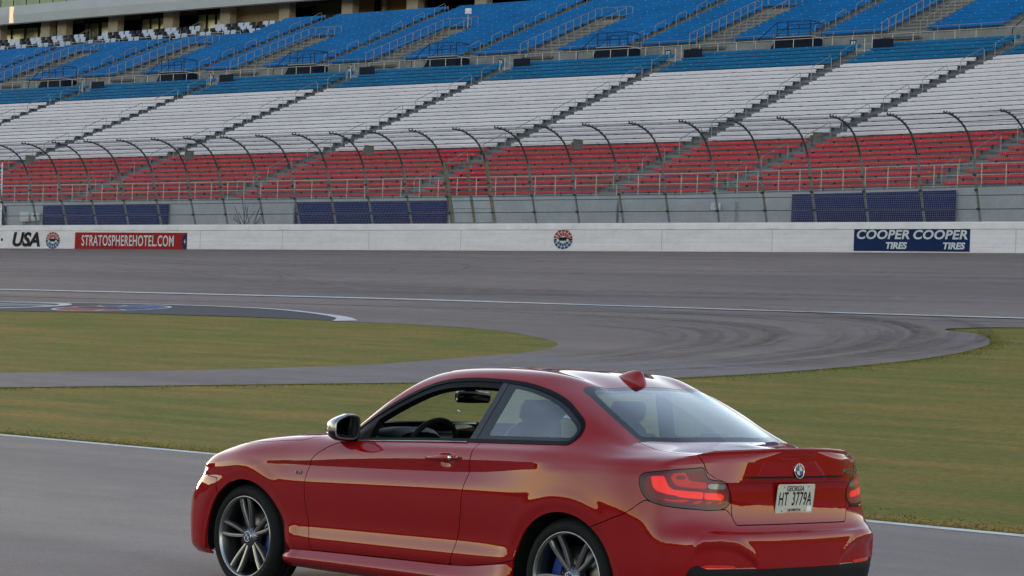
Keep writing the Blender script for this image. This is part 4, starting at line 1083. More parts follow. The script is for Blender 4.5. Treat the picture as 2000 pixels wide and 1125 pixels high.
def asphalt(name, base, streak=.5, blotch=.3, brown=.0, rough=.85):
    m, t, b = node_mat(name)
    ca = coords(t); cb = coords(t, TRK, (.035, .8, 1)); cd = coords(t, TRK, (.012, .22, 1))
    s1 = noise(t, cb, 1.3, 5, .6); s2 = noise(t, cd, 1.0, 3, .5); f1 = noise(t, ca, 260, 2, .7); f2 = noise(t, ca, 1.1, 5, .65); f3 = noise(t, ca, 28, 4, .7)
    k = tuple(base)
    col = mix(t, k, ramp(t, s1, [(.3, tuple(v*(1-streak) for v in k)), (.7, tuple(v*(1+streak) for v in k))]), .6)
    col = mix(t, col, ramp(t, s2, [(.35, (.78, .78, .80)), (.65, (1.18, 1.15, 1.12))]), .8, 'MULTIPLY')
    col = mix(t, col, ramp(t, f2, [(.3, (1-blotch,)*3), (.7, (1+blotch,)*3)]), .8, 'MULTIPLY')
    col = mix(t, col, ramp(t, f3, [(.3, (.86,)*3), (.7, (1.14,)*3)]), .8, 'MULTIPLY')
    col = mix(t, col, ramp(t, f1, [(.3, (.62,)*3), (.72, (1.5,)*3)]), .7, 'MULTIPLY')
    col = mix(t, col, ramp(t, noise(t, ca, 75, 3, .8), [(.34, (.72,)*3), (.5, (1.0,)*3), (.68, (1.32,)*3)]), .8, 'MULTIPLY')
    t.links.new(col, b.inputs['Base Color']); b.inputs['Roughness'].default_value = rough; b.inputs['Specular IOR Level'].default_value = .2
    bp = t.nodes.new('ShaderNodeBump'); bp.inputs['Strength'].default_value = .5; bp.inputs['Distance'].default_value = .006
    t.links.new(f1, bp.inputs['Height']); t.links.new(bp.outputs[0], b.inputs['Normal']); return m
M_track = asphalt('worn_brown_grey_track', (.172, .134, .122), .16, .10)
M_apron = asphalt('grey_apron_asphalt', (.155, .122, .112), .14, .12)
M_path = asphalt('blue_grey_path_asphalt', (.150, .128, .128), .22, .16)
M_road = asphalt('dark_road_asphalt', (.195, .168, .158), .12, .10)
def paint(name, col, wear=.35, scale=3.0):
    m, t, b = node_mat(name); c = coords(t); f = noise(t, c, scale, 6, .7); f2 = noise(t, c, 90, 3, .6)
    k = tuple(v*.62 for v in col)
    cc = mix(t, ramp(t, f, [(.28, k), (.6, col)]), ramp(t, f2, [(.3, (1-wear,)*3), (.7, (1.05,)*3)]), .8, 'MULTIPLY')
    t.links.new(cc, b.inputs['Base Color']); b.inputs['Roughness'].default_value = .7; return m
M_line = paint('white_road_paint', (.62, .62, .63)); M_darkpaint = paint('black_painted_asphalt', (.032, .035, .048), .2)
M_pred = paint('red_road_paint', (.36, .075, .06)); M_pblue = paint('blue_road_paint', (.06, .11, .26))

ground_sheet('grass_field', [(-700, -420), (900, -420), (900, 900), (-700, 900)], 0, M_grass)['kind'] = 'structure'
inL = [(38.79, 60.53), (37.39, 57.74), (36.29, 54.44), (35.93, 50.99), (36.2, 47.5), (36.55, 44.0), (37.0, 42.2), (38.0, 39.9), (39.9, 37.3), (42.7, 34.8), (46.0, 32.6), (50.5, 31.1), (54.9, 30.5), (60.32, 29.7), (67.43, 29.9), (73.56, 30.9)]
inL_s = [tuple(q) for q in poly_curve(inL, per=5)]
edR = [(30.96, 23.3), (32.4, 23.9), (32.97, 24.89), (31.53, 26.3), (29.4, 28.8), (27.95, 31.6), (26.95, 35.2), (26.1, 39.2), (25.75, 43.5), (25.85, 47.0), (26.75, 51.2), (28.6, 55.4), (30.6, 58.8), (32.3, 61.9), (33.24, 65.27)]
edR_s = [tuple(q) for q in poly_curve(edR, per=5)]
track = ground_sheet('race_track', [(300, .0), (-160, .0), (-160, 21.0), (300, 21.0)][::-1], .004, M_track); track['kind'] = 'structure'
out = [(-160, 20.0), (-160, 26.0), (-20, 24.2), (10, 23.6), (24, 23.3)]+edR_s+[(34.6, 70.5), (36, 77.5), (46, 76.5), (42.2, 67)]+inL_s+[(90, 33), (120, 36), (300, 46), (300, 20.0)]
apron = ground_sheet('apron_asphalt', out, .008, M_apron); apron['kind'] = 'structure'
# the newer, bluer surface of the infield path
pp = [(25.76, 43.5), (25.85, 47.0), (26.75, 51.2), (28.6, 55.4), (30.6, 58.8), (32.3, 61.9), (33.24, 65.27), (34.6, 70.5), (36, 77.4), (46, 76.4), (42.2, 67), (38.79, 60.53), (37.39, 57.74), (36.29, 54.44), (35.93, 50.99), (36.2, 47.5), (36.55, 44.0), (34, 43.2), (30, 43.0)]
M_path_o = ground_sheet('infield_path', pp, .012, M_path); M_path_o['kind'] = 'structure'
rd = [(60, 73.5), (40, 75.4), (30, 76.15), (19.3, 77.18), (17, 77.42), (14.66, 77.67), (9.5, 78.6), (4.0, 79.79), (2.37, 80.0), (-10, 82.2), (-60, 90.6)]
rd_s = [tuple(q) for q in poly_curve(rd, per=4)]
road = ground_sheet('infield_road', rd_s+[(-60, 125), (60, 108)], .016, M_road); road['kind'] = 'structure'
ground_sheet('road_edge_line', [(a, s+.03) for a, s in rd_s]+[(a, s+.28) for a, s in rd_s[::-1]], .020, M_line)['kind'] = 'structure'
wl = [(300, 17.9), (140, 17.7), (88.95, 17.79), (71.6, 17.85), (56.69, 18.2), (43.66, 19.05), (32.87, 19.6), (10, 20.4), (-100, 24)]
ground_sheet('track_white_line', strip_outline(wl, .30), .024, M_line)['kind'] = 'structure'
# black painted infield panel with its white edge and round emblems
dk = [(130, 27), (100, 25.6), (79.93, 24.9), (74.98, 24.1), (68.78, 23.9), (63.5, 24.9), (58.8, 27.2), (56.4, 28.8), (55.0, 30.3)]
dk_s = [tuple(q) for q in poly_curve(dk, per=5)]
ground_sheet('painted_infield_panel', dk_s+[(60.32, 29.72), (67.43, 29.92), (73.56, 30.92), (90, 33.0), (120, 35.9), (130, 36.4)], .014, M_darkpaint)['kind'] = 'structure'
Ld = len(poly_curve(dk, per=6)); wv = np.interp(np.linspace(0, 1, Ld), [0, .45, .75, .9, 1], [.26, .26, .34, .62, .95])
ground_sheet('panel_white_edge', strip_outline(dk, wv), .024, M_line)['kind'] = 'structure'
def disc(ca, cs, r, n=48, r0=None, t0=0, t1=2*pi):
    o = [(ca+r*cos(t0+(t1-t0)*i/(n-1)), cs+r*sin(t0+(t1-t0)*i/(n-1))) for i in range(n)]
    if r0 is not None: o += [(ca+r0*cos(t0+(t1-t0)*i/(n-1)), cs+r0*sin(t0+(t1-t0)*i/(n-1))) for i in range(n-1, -1, -1)]
    return o
def ground_emblem(ca, cs, r, red=True):
    root = ground_sheet('painted_emblem', disc(ca, cs, r)[:-1], .022, M_line)
    if red:
        for name, m, t0 in (('red_half', M_pred, 0), ('blue_half', M_pblue, pi)):
            for k in range(6):
                a0 = t0+pi*(k+.07)/6; a1 = t0+pi*(k+.93)/6
                ground_sheet(name, disc(ca, cs, r*.93, 8, r*.32, a0-.5, a1-.5), .028, m, root)
        ground_sheet('dark_bar', [(ca+1.9, cs-.5), (ca+2.0, cs+.2), (ca+.6, cs+.75), (ca-1.6, cs+.6), (ca-2.0, cs-.1), (ca-.5, cs-.65)], .030, M_darkpaint, root)
    else:
        ground_sheet('dark_field', disc(ca, cs, r*.78)[:-1], .028, M_darkpaint, root)
        ground_sheet('white_swoosh', strip_outline([(ca+1.9, cs+.9), (ca+.4, cs+.2), (ca-1.0, cs-.5), (ca-1.9, cs-.4)], .5), .032, M_line, root)
    return root
tag(ground_emblem(70.9, 27.15, 2.5), 'red, white and blue emblem painted on the black infield panel', 'emblem')
tag(ground_emblem(76.9, 27.3, 2.5, False), 'white ring emblem on the black infield panel, cut off by the left edge', 'emblem')

# tyre marks: separate dark and dusty bands that follow the turn out of the path
def skid_mat(name, col, lo, hi, sc=2.2):
    m, t, b = node_mat(name); b.inputs['Base Color'].default_value = (*col, 1); b.inputs['Roughness'].default_value = .8
    c = coords(t, 0, (1, 1, 1)); f = noise(t, c, sc, 6, .72); r = t.nodes.new('ShaderNodeMapRange'); r.inputs[1].default_value = .35; r.inputs[2].default_value = .7; r.inputs[3].default_value = lo; r.inputs[4].default_value = hi
    t.links.new(f, r.inputs[0]); t.links.new(r.outputs[0], b.inputs['Alpha']); return m
M_skid = skid_mat('rubber_marks', (.03, .03, .034), .0, .40); M_dust = skid_mat('dust_streaks', (.22, .175, .135), .0, .34, 1.6); M_skid2 = skid_mat('faint_rubber_marks', (.05, .045, .045), .0, .40)
C_turn = poly_curve([(60, 15.5), (48, 17.8), (40, 20.5), (35.5, 23.8), (32.2, 28.5), (30.2, 33.5), (29.0, 39), (28.6, 44), (29.6, 49), (31.4, 53.5)], per=8)
dn = np.gradient(C_turn, axis=0); dn /= np.linalg.norm(dn, axis=1)[:, None]; dn = np.stack([-dn[:, 1], dn[:, 0]], 1)
rr = random.Random(3)
up = .028
def mark(L, w, mat, name):
    global up
    d = np.gradient(L, axis=0); d /= np.linalg.norm(d, axis=1)[:, None]; n = np.stack([-d[:, 1], d[:, 0]], 1)
    taper = np.sin(np.linspace(.05, pi-.05, len(L)))**.5
    o = [tuple(q) for q in L+n*(w*taper/2)[:, None]]+[tuple(q) for q in (L-n*(w*taper/2)[:, None])[::-1]]
    up += .0012
    o_ = ground_sheet(name, o, up, mat); o_['kind'] = 'structure'
for k in range(34):
    off = rr.uniform(-3.4, 9.5); i0 = rr.randint(0, 30); i1 = rr.randint(i0+22, len(C_turn)) if i0+22 < len(C_turn) else len(C_turn)
    L = C_turn+dn*(off*np.linspace(1.25, .55, len(C_turn)))[:, None]*(-1)
    dusty = rr.random() < .45
    mark(L[i0:i1], rr.uniform(.25, .9) if dusty else rr.uniform(.18, .5), M_dust if dusty else (M_skid if rr.random() < .6 else M_skid2), 'tyre_marks')
for pts, w in (([(96, 4.5), (86, 6.5), (78, 9.8), (72, 13.5), (67.5, 15.8)], .22), ([(97, 6), (86, 9.3), (76, 13.5), (70, 15.6)], .2),
               ([(90, 11), (80, 8.0), (72, 6.2), (68.5, 6.6), (67.6, 8.8), (69.5, 10.6)], .28), ([(84, 10.6), (76, 8.4), (71.5, 8.4), (70.9, 10.0)], .2),
               ([(78, 16.5), (72, 14.2), (66.5, 11.8), (64.5, 10.8)], .28), ([(79, 17.1), (71, 14.4), (65, 11.9)], .16), ([(102, 8), (90, 7), (80, 9.2), (74.5, 13.2), (73.6, 14.7)], .15)):
    mark(poly_curve(pts, per=8), w, M_skid, 'tyre_marks')
for k in range(16):
    s0 = rr.uniform(2, 16.8); a0 = rr.uniform(30, 110); L = np.array([(a0+t*rr.uniform(16, 30), s0+t*rr.uniform(-.4, .4)) for t in np.linspace(0, 1, 8)])
    L = np.stack([a0+np.linspace(0, rr.uniform(15, 34), 10), np.full(10, s0)+np.linspace(0, rr.uniform(-.7, .7), 10)], 1); mark(L, rr.uniform(.15, .5), M_skid2, 'tyre_marks')

# grass blades along the near verge (real tufts so the edges are ragged)
def tufts(n, region, hmin, hmax, name):
    pts = []
    while len(pts) < n:
        a = rng.uniform(region[0], region[1], n); s = rng.uniform(region[2], region[3], n); ok = region[4](a, s)
        pts += list(zip(a[ok], s[ok]))
    pts = np.array(pts[:n]); m = len(pts)
    z = np.interp(pts[:, 1], [q[0] for q in ZK], [q[1] for q in ZK])
    B = np.outer(pts[:, 0], WD)+np.outer(N0-pts[:, 1], NN); B[:, 2] = z
    th = rng.uniform(0, 2*pi, m); h = rng.uniform(hmin, hmax, m); w = rng.uniform(.006, .016, m); ln = rng.uniform(-.6, .6, (m, 2))
    dx = np.stack([np.cos(th)*w, np.sin(th)*w, np.zeros(m)], 1); tip = B+np.stack([ln[:, 0]*h, ln[:, 1]*h, h], 1)
    V = np.stack([B-dx, B+dx, tip], 1).reshape(-1, 3)
    me = bpy.data.meshes.new(name); me.vertices.add(3*m); me.vertices.foreach_set('co', V.ravel()); me.loops.add(3*m); me.loops.foreach_set('vertex_index', np.arange(3*m)); me.polygons.add(m)
    me.polygons.foreach_set('loop_start', np.arange(m)*3); me.update(calc_edges=True); me.materials.append(M_grass)
    o = bpy.data.objects.new(name, me); link(o); return o
rdx = np.array(sorted(rd)); ed = np.array(sorted(edR, key=lambda q: q[1]))
def right_field(a, s):
    lim = np.interp(s, [q[1] for q in edR[2:]], [q[0] for q in edR[2:]]); near = np.interp(a, rdx[:, 0], rdx[:, 1])
    return (s < near-.03) & ((a < lim-.05) | (s > 70)) & ((a < 34.2) | (s > 78))
def road_edge(a, s): near = np.interp(a, rdx[:, 0], rdx[:, 1]); return right_field(a, s) & (s > near-rng.exponential(.35, len(s))-.02)
t1 = tufts(22000, (-4, 33, 74, 82, road_edge), .006, .016, 'grass_tufts'); tag(t1, 'short mown grass blades along the edge of the infield road', 'grass', kind='stuff')
def path_edge(a, s): lim = np.interp(s, [q[1] for q in edR[2:]], [q[0] for q in edR[2:]]); return (s < 72) & (a < lim-.02) & (a > lim-.05-rng.exponential(.3, len(s)))
t2 = tufts(9000, (22, 34, 24, 72, path_edge), .015, .035, 'grass_tufts'); tag(t2, 'longer grass blades along the edge of the infield path', 'grass', kind='stuff')

# far hills round the valley, unseen, raised to cut the bright horizon in reflections
M_hill = vary(new_mat('dusky_hills', (.045, .042, .050), rough=1), .004, .3)
V = []; F = []; n = 900
hz = lambda t: 118+34*sin(3*t+1)+22*sin(7*t+.4)+14*sin(17*t)+5*sin(41*t+2)+3*sin(83*t)
for i in range(n):
    t = 2*pi*i/n
    for r_, h_ in ((1700, 0), (1950, .55), (2300, 1), (3000, .2)): V.append((r_*cos(t), r_*sin(t), h_*hz(t)*(1+.15*sin(9*t+r_))-.5))
for i in range(n):
    for k in range(3): F.append((i*4+k, ((i+1) % n)*4+k, ((i+1) % n)*4+k+1, i*4+k+1))
mesh_obj('hills', V, F, M_hill, smooth=True)['kind'] = 'structure'
far = mesh_obj('desert_floor', [(3200*cos(2*pi*i/64), 3200*sin(2*pi*i/64), -.6) for i in range(64)], [tuple(range(64))], vary(new_mat('desert', (.16, .13, .10), rough=1), .02, .2)); far['kind'] = 'structure'
# scraps of paper in the grass
M_paper = new_mat('white_paper', (.75, .75, .75), rough=.6)
for k, (a, s, lab) in enumerate(((21.5, 64.5, 'white paper scrap on the grass above the boot lid, farthest right'), (11.3, 73.0, 'tiny white paper scrap on the grass right of the boot lid'), (33.2, 69.0, 'tiny white paper scrap on the grass above the bonnet'), (24.9, 74.4, 'tiny white paper scrap on the grass left of the wing mirror'), (25.5, 76.2, 'tiny white paper scrap on the grass just above the front wing'))):
    p = gp(a, s, .02); o = mesh_obj('paper_scrap', [(-.03, -.02, 0), (.03, -.025, .012), (.035, .02, .03), (-.02, .03, .018), (0, 0, .035)], [(0, 1, 4), (1, 2, 4), (2, 3, 4), (3, 0, 4)], M_paper); o.location = p; o.rotation_euler = (0, 0, k*1.3)
    tag(o, lab, 'litter')
# =================================================================== wall, fence, signs
M_wall, t, b = node_mat('white_barrier_paint')
cw = coords(t, TRK, (.3, 1, 2.2)); cf = coords(t)
col = mix(t, (.70, .645, .67), ramp(t, noise(t, cw, 1.1, 5, .6), [(.3, (.88, .875, .87)), (.65, (1.03, 1.03, 1.03))]), .8, 'MULTIPLY')
col = mix(t, col, ramp(t, noise(t, cf, 3, 6, .7), [(.3, (.92, .92, .92)), (.6, (1.02, 1.02, 1.02))]), .7, 'MULTIPLY')
t.links.new(col, b.inputs['Base Color']); b.inputs['Roughness'].default_value = .6
M_cap_w = vary(new_mat('white_wall_cap', (.70, .655, .675), rough=.55), 1.2, .10)
def extr(prof, a0, a1, name, mat, parent=None, bend=None, n=None):
    """profile (b, z) swept along the wall from a0 to a1 (a1 < a0); follows the bend of the stand if asked"""
    f = bend or W; aa = [a0, a1] if n is None else list(np.linspace(a0, a1, n))
    if n is None:
        aa = [a0]+[x for x in (260, 75, -60) if a1 < x < a0]+[a1]
    V = []; m = len(prof)
    for a in aa:
        for q in prof: V.append(f(a, q[0], q[1]))
    F = []
    for i in range(len(aa)-1):
        for k in range(m): k2 = (k+1) % m; F.append((i*m+k, (i+1)*m+k, (i+1)*m+k2, i*m+k2))
    F += [tuple(range(m-1, -1, -1)), tuple((len(aa)-1)*m+k for k in range(m))]
    return mesh_obj(name, V, F, mat, parent)
wall = tag(empty('barrier_wall', W(72, 0, 6.1)), 'long white barrier wall between the track and the catch fence', 'wall')
wall_inv = Matrix.Translation(W(72, 0, 6.1)).inverted()
def adopt(o, root, T):       # geometry is in world space: keep it there under a root that sits at T
    o.parent = root; o.matrix_parent_inverse = T; return o
prof = [(-.02, 5.9)]
for k in range(5): z0 = 6.17+k*.208; prof += [(-.02, z0), (.0, z0+.03), (.0, z0+.178), (-.02, z0+.205)]
prof = [(-(.0 if i else 0)+q[0], q[1]) for i, q in enumerate(prof)]
prof = [(.02-q[0]-.02, q[1]) for q in prof]
prof = [(-.02, 5.9)]+[(c, z) for k in range(5) for c, z in ((-.010, 6.172+k*.207), (-.02, 6.19+k*.207), (-.02, 6.36+k*.207), (-.010, 6.376+k*.207))]+[(0, 7.22), (.55, 7.22), (.55, 5.9)]
adopt(extr(prof, 220, -40, 'barrier_face', M_wall), wall, wall_inv)
adopt(extr([(-.05, 7.222), (-.05, 7.50), (.0, 7.54), (.62, 7.54), (.62, 7.222)], 220, -40, 'wall_cap', M_cap_w), wall, wall_inv)
mj = new_mat('dark_joint', (.36, .35, .35), rough=.9)
for k, a in enumerate(list(np.arange(43.2, 112, 6.24))):
    mb = MB(); mb.hexa([W(a+x, y, z) for z in (6.2, 7.2) for x, y in ((.012, -.024), (-.012, -.024), (-.012, .0), (.012, .0))]); adopt(mb.build('wall_joint', mj), wall, wall_inv)
rr = random.Random(11)
for k in range(22):
    a = 111-k*3.1+rr.uniform(-.5, .5); w_ = rr.uniform(.25, .6); z = 7.25
    mb = MB(); mb.hexa([W(a+x, y, z+dz) for dz in (0, .16) for x, y in ((w_/2, -.075), (-w_/2, -.075), (-w_/2, -.049), (w_/2, -.049))]); adopt(mb.build('cap_patch', M_cap_w), wall, wall_inv)

RX, RY, RZ = -WD, Vector((0, 0, 1)), -NN
def wall_frame(a, z, b=-.03):
    p = W(a, b, z); m = Matrix((RX, RY, RZ)).transposed().to_4x4(); m.translation = p; return m
def flat_poly(M, pts, z=0.0, thick=.006):
    V = [M @ Vector((x, y, z)) for x, y in pts]+[M @ Vector((x, y, z-thick)) for x, y in pts]; n = len(pts)
    return V, [tuple(range(n)), tuple(range(2*n-1, n-1, -1))]+[(i, i+n, (i+1) % n+n, (i+1) % n) for i in range(n)]
def fp_obj(name, M, pts, mat, parent=None, z=0.0, thick=.006):
    V, F = flat_poly(M, pts, z, thick); return mesh_obj(name, V, F, mat, parent)
S_red = vary(new_mat('sign_red', (.27, .008, .010), rough=.5), 1.5, .12); S_navy = vary(new_mat('sign_navy', (.006, .018, .075), rough=.5), 1.5, .15)
S_white = vary(new_mat('sign_white', (.52, .53, .55), rough=.5), 2, .08); S_black = new_mat('sign_black', (.010, .010, .011), rough=.5)
S_red2 = new_mat('emblem_red', (.32, .028, .03), rough=.5); S_blue2 = new_mat('emblem_blue', (.025, .06, .16), rough=.5)
def sign(name, a0, a1, z0, z1, mat, label, cat='sign'):
    c = (a0+a1)/2; w = a0-a1; M = wall_frame(c, (z0+z1)/2); o = fp_obj(name, M, [(-w/2, -(z1-z0)/2), (w/2, -(z1-z0)/2), (w/2, (z1-z0)/2), (-w/2, (z1-z0)/2)], mat, None, 0, .012); tag(o, label, cat); return o, M, w, z1-z0
o, M, w, h = sign('advertising_sign', 103.35, 94.15, 6.10, 7.10, S_red, 'red advertising board on the white wall with white hotel web address lettering')
place_text('sign_lettering', 'STRATOSPHEREHOTEL.COM', M @ Matrix.Translation((-.22, .0, .006)), S_white, o, size=.86, extrude=.003, offset=.012, sx=.655, spacing=1.08)
fp_obj('sign_emblem', M, [(w/2-.02+.38*cos(t_), .46*sin(t_)) for t_ in np.linspace(pi/2, 3*pi/2, 18)], S_navy, o, .010, .008)
fp_obj('emblem_star', M, [(w/2-.16+x*.09, y*.16) for x, y in ((0, 1), (.25, .25), (1, .1), (.3, -.15), (0, -1), (-.25, -.2), (-1, .1), (-.25, .25))], S_white, o, .014, .003)
o, M, w, h = sign('advertising_sign', 51.30, 45.42, 6.22, 7.30, S_navy, 'navy advertising board on the white wall with white tyre maker lettering twice')
for dx in (-1.47, 1.43):
    place_text('sign_lettering', 'COOPER', M @ Matrix.Translation((dx, .19, .006)), S_white, o, size=.56, extrude=.003, offset=.016, shear=.18, sx=1.20, spacing=1.04)
    place_text('sign_lettering', 'TIRES', M @ Matrix.Translation((dx+.70, -.30, .006)), S_white, o, size=.40, extrude=.003, offset=.016, shear=.18, sx=1.12, spacing=1.0)
Mu = wall_frame(107.75, 6.66)
place_t = place_text('painted_letters', 'USA', Mu @ Matrix.Translation((.1, 0, .004)), S_black, None, size=1.12, extrude=.004, offset=.045, shear=.22, sx=1.22, spacing=.98)
tag(place_t, 'large black slanted letters USA painted on the white wall', 'lettering')
dd = fp_obj('painted_dot', Mu, [(-2.0+.09*cos(t_), .02+.09*sin(t_)) for t_ in np.linspace(0, 2*pi, 13)[:-1]], S_black, place_t, .008, .004)
def wall_emblem(a, z, rx, ry, label):
    M = wall_frame(a, z); E = lambda r, t_: (rx*r*cos(t_), ry*r*sin(t_))
    o = fp_obj('wall_emblem', M, [E(1, t_) for t_ in np.linspace(0, 2*pi, 41)[:-1]], S_white, None, .004, .006); tag(o, label, 'emblem')
    for nm, mat, sg in (('red_ray', S_red2, 1), ('blue_ray', S_blue2, -1)):
        for k in range(7):
            t0, t1 = pi*(k+.10)/7, pi*(k+.90)/7
            for r0, r1 in ((.34, .70), (.75, .98)) if sg > 0 else ((.40, .70), (.75, .98)):
                P_ = [E(r1, sg*(t0+(t1-t0)*i/4)) for i in range(5)]+[E(r0, sg*(t1+(t0-t1)*i/3)) for i in range(4)]
                P_ = [(x, max(y, ry*.10) if sg > 0 else min(y, -ry*.17)) for x, y in P_]
                if sg < 0: P_ = P_[::-1]
                fp_obj(nm, M, P_, mat, o, .010, .003)
    car_ = [(-.98, -.06), (-.9, .02), (-.55, .06), (-.3, .20), (.25, .22), (.55, .10), (.95, .06), (.98, -.04), (.9, -.14), (-.9, -.14)]
    fp_obj('car_silhouette', M, [(x*rx, y*ry) for x, y in car_], S_black, o, .014, .003)
    for cx in (-.52, .48): fp_obj('wheel_disc', M, [(rx*cx+.12*rx*1.1*cos(t_), -.10*ry+.15*ry*sin(t_)) for t_ in np.linspace(0, 2*pi, 17)[:-1]], S_white, o, .018, .003)
wall_emblem(105.25, 6.65, .62, .50, 'round red and blue striped emblem on the wall beside the letters USA')
wall_emblem(67.85, 6.74, .60, .50, 'round red and blue striped emblem on the plain middle of the white wall')

# catch fence ---------------------------------------------------------------------------
M_post = vary(new_mat('galvanised_post', (.17, .17, .175), rough=.5, metal=.5), 4, .25); M_postdk = new_mat('dark_fence_arm', (.045, .047, .050), rough=.5, metal=.3)
M_cable = new_mat('steel_cable', (.05, .05, .052), rough=.5, metal=.6)
PSH = [(.304, 7.50), (-.07, 8.70), (-.33, 9.58), (-.59, 10.48), (-.82, 10.89), (-1.2, 11.38), (-1.75, 11.74), (-2.25, 11.92), (-2.85, 12.03), (-3.35, 12.03)]
PC = poly_curve(PSH, per=4)
posts = [120.6, 117.9, 115.2, 112.5, 109.75, 107.03, 104.48, 101.91, 99.26, 96.59, 93.85, 91.34, 88.57, 85.95, 83.31, 80.69, 78.00, 75.30, 72.45, 69.80, 67.12, 64.44, 61.72, 58.86, 56.2, 53.53, 50.77, 47.88, 45.11, 42.4, 39.7, 37.0]
fence = tag(empty('catch_fence', W(72, .3, 7.5)), 'tall catch fence of curved posts and cables on the white wall', 'fence'); f_inv = Matrix.Translation(W(72, .3, 7.5)).inverted()
p0 = None
for a in posts:
    if p0 is None:
        T0 = W(0, 0, 0); e = Vector((0, 0, 0)); base = W(a, 0, 0)
        mb = MB(); low = [W(a, q[0], q[1])-base for q in PC[:13]]; mb.tube(low, .062, 8)
        pm = mb.build('post', M_post); mb = MB(); upc = [W(a, q[0], q[1])-base for q in PC[12:]]; mb.tube(upc, [.050]*8+[.042]*(len(upc)-8), 6)
        for k in range(0, len(upc), 2):
            p = upc[k]; mb.box(p+Vector((0, 0, .05)), (.05, .05, .09))
        arm = mb.build('curved_arm', M_postdk, pm)
        for q in (1, 4, 7):
            mb = MB(); mb.box(Vector(low[min(q+1, 12)])+NN*(-.06), (.12, .12, .10)); mb.build('cable_clamp', M_postdk, pm)
        p0 = pm
        post = pm
    else: post = tree_copy(p0)
    post.location = W(a, 0, 0); adopt(post, fence, f_inv)
for k in (2, 4, 6, 9, 12, 16, 20, 24, 28, 32, 35):
    q = PC[min(k, len(PC)-1)]; mb = MB(); mb.tube([W(a, q[0]-.05, q[1]) for a in (122, 75, 36)], .020 if k <= 6 else .009, 5); adopt(mb.build('cable', M_cable), fence, f_inv)
M_mesh, t, b = node_mat('wire_mesh'); tc = t.nodes.new('ShaderNodeTexCoord'); br = t.nodes.new('ShaderNodeTexBrick')
br.offset = 0; br.inputs['Scale'].default_value = 1; br.inputs['Mortar Size'].default_value = .0040; br.inputs['Mortar Smooth'].default_value = 0; br.inputs['Brick Width'].default_value = .10; br.inputs['Row Height'].default_value = .10
br.inputs['Color1'].default_value = (0, 0, 0, 1); br.inputs['Color2'].default_value = (0, 0, 0, 1); br.inputs['Mortar'].default_value = (1, 1, 1, 1)
t.links.new(tc.outputs['UV'], br.inputs['Vector']); t.links.new(br.outputs['Color'], b.inputs['Alpha']); b.inputs['Base Color'].default_value = (.30, .30, .31, 1); b.inputs['Metallic'].default_value = .4; b.inputs['Roughness'].default_value = .5
def mesh_sheet(a0, a1, name):
    V = []; F = []; uv = []; L = np.concatenate([[0], np.cumsum(np.linalg.norm(np.diff(PC, axis=0), axis=1))]); m = len(PC)
    for a in (a0, a1):
        for q, l in zip(PC, L): V.append(W(a, q[0]-.07, q[1])); uv.append((a, l))
    for k in range(m-1): F.append((k, k+1, m+k+1, m+k))
    o = mesh_obj(name, V, F, M_mesh); u = o.data.uv_layers.new(name='UVMap')
    for lo in o.data.loops: u.data[lo.index].uv = uv[lo.vertex_index]
    return adopt(o, fence, f_inv)
mesh_sheet(122, 75.25, 'wire_mesh'); mesh_sheet(72.5, 36, 'wire_mesh')
# gate in the fence
M_gate = vary(new_mat('weathered_gate_steel', (.17, .155, .125), rough=.7), 5, .25)
gate = tag(empty('fence_gate', W(74, .3, 7.5)), 'weathered steel double gate in the catch fence', 'gate'); g_inv = Matrix.Translation(W(74, .3, 7.5)).inverted()
def gl(a, k): return W(a, .33-k*.30*3.05-.05, 7.55+k*3.05)   # along the post line
for nm, pts, r in (('gate_post', [gl(75.15, 0), gl(75.15, 1)], .095), ('gate_post', [gl(72.45, 0), gl(72.45, 1)], .095), ('gate_post', [gl(73.75, 0), gl(73.75, 1)], .075), ('gate_rail', [gl(75.2, 1), gl(72.4, 1)], .08), ('gate_rail', [gl(75.2, .012), gl(72.4, .012)], .05), ('gate_rail', [gl(75.2, .45), gl(72.4, .45)], .025), ('gate_rail', [gl(75.2, .25), gl(72.4, .25)], .02)):
    mb = MB(); mb.tube(pts, r, 4); adopt(mb.build(nm, M_gate), gate, g_inv)
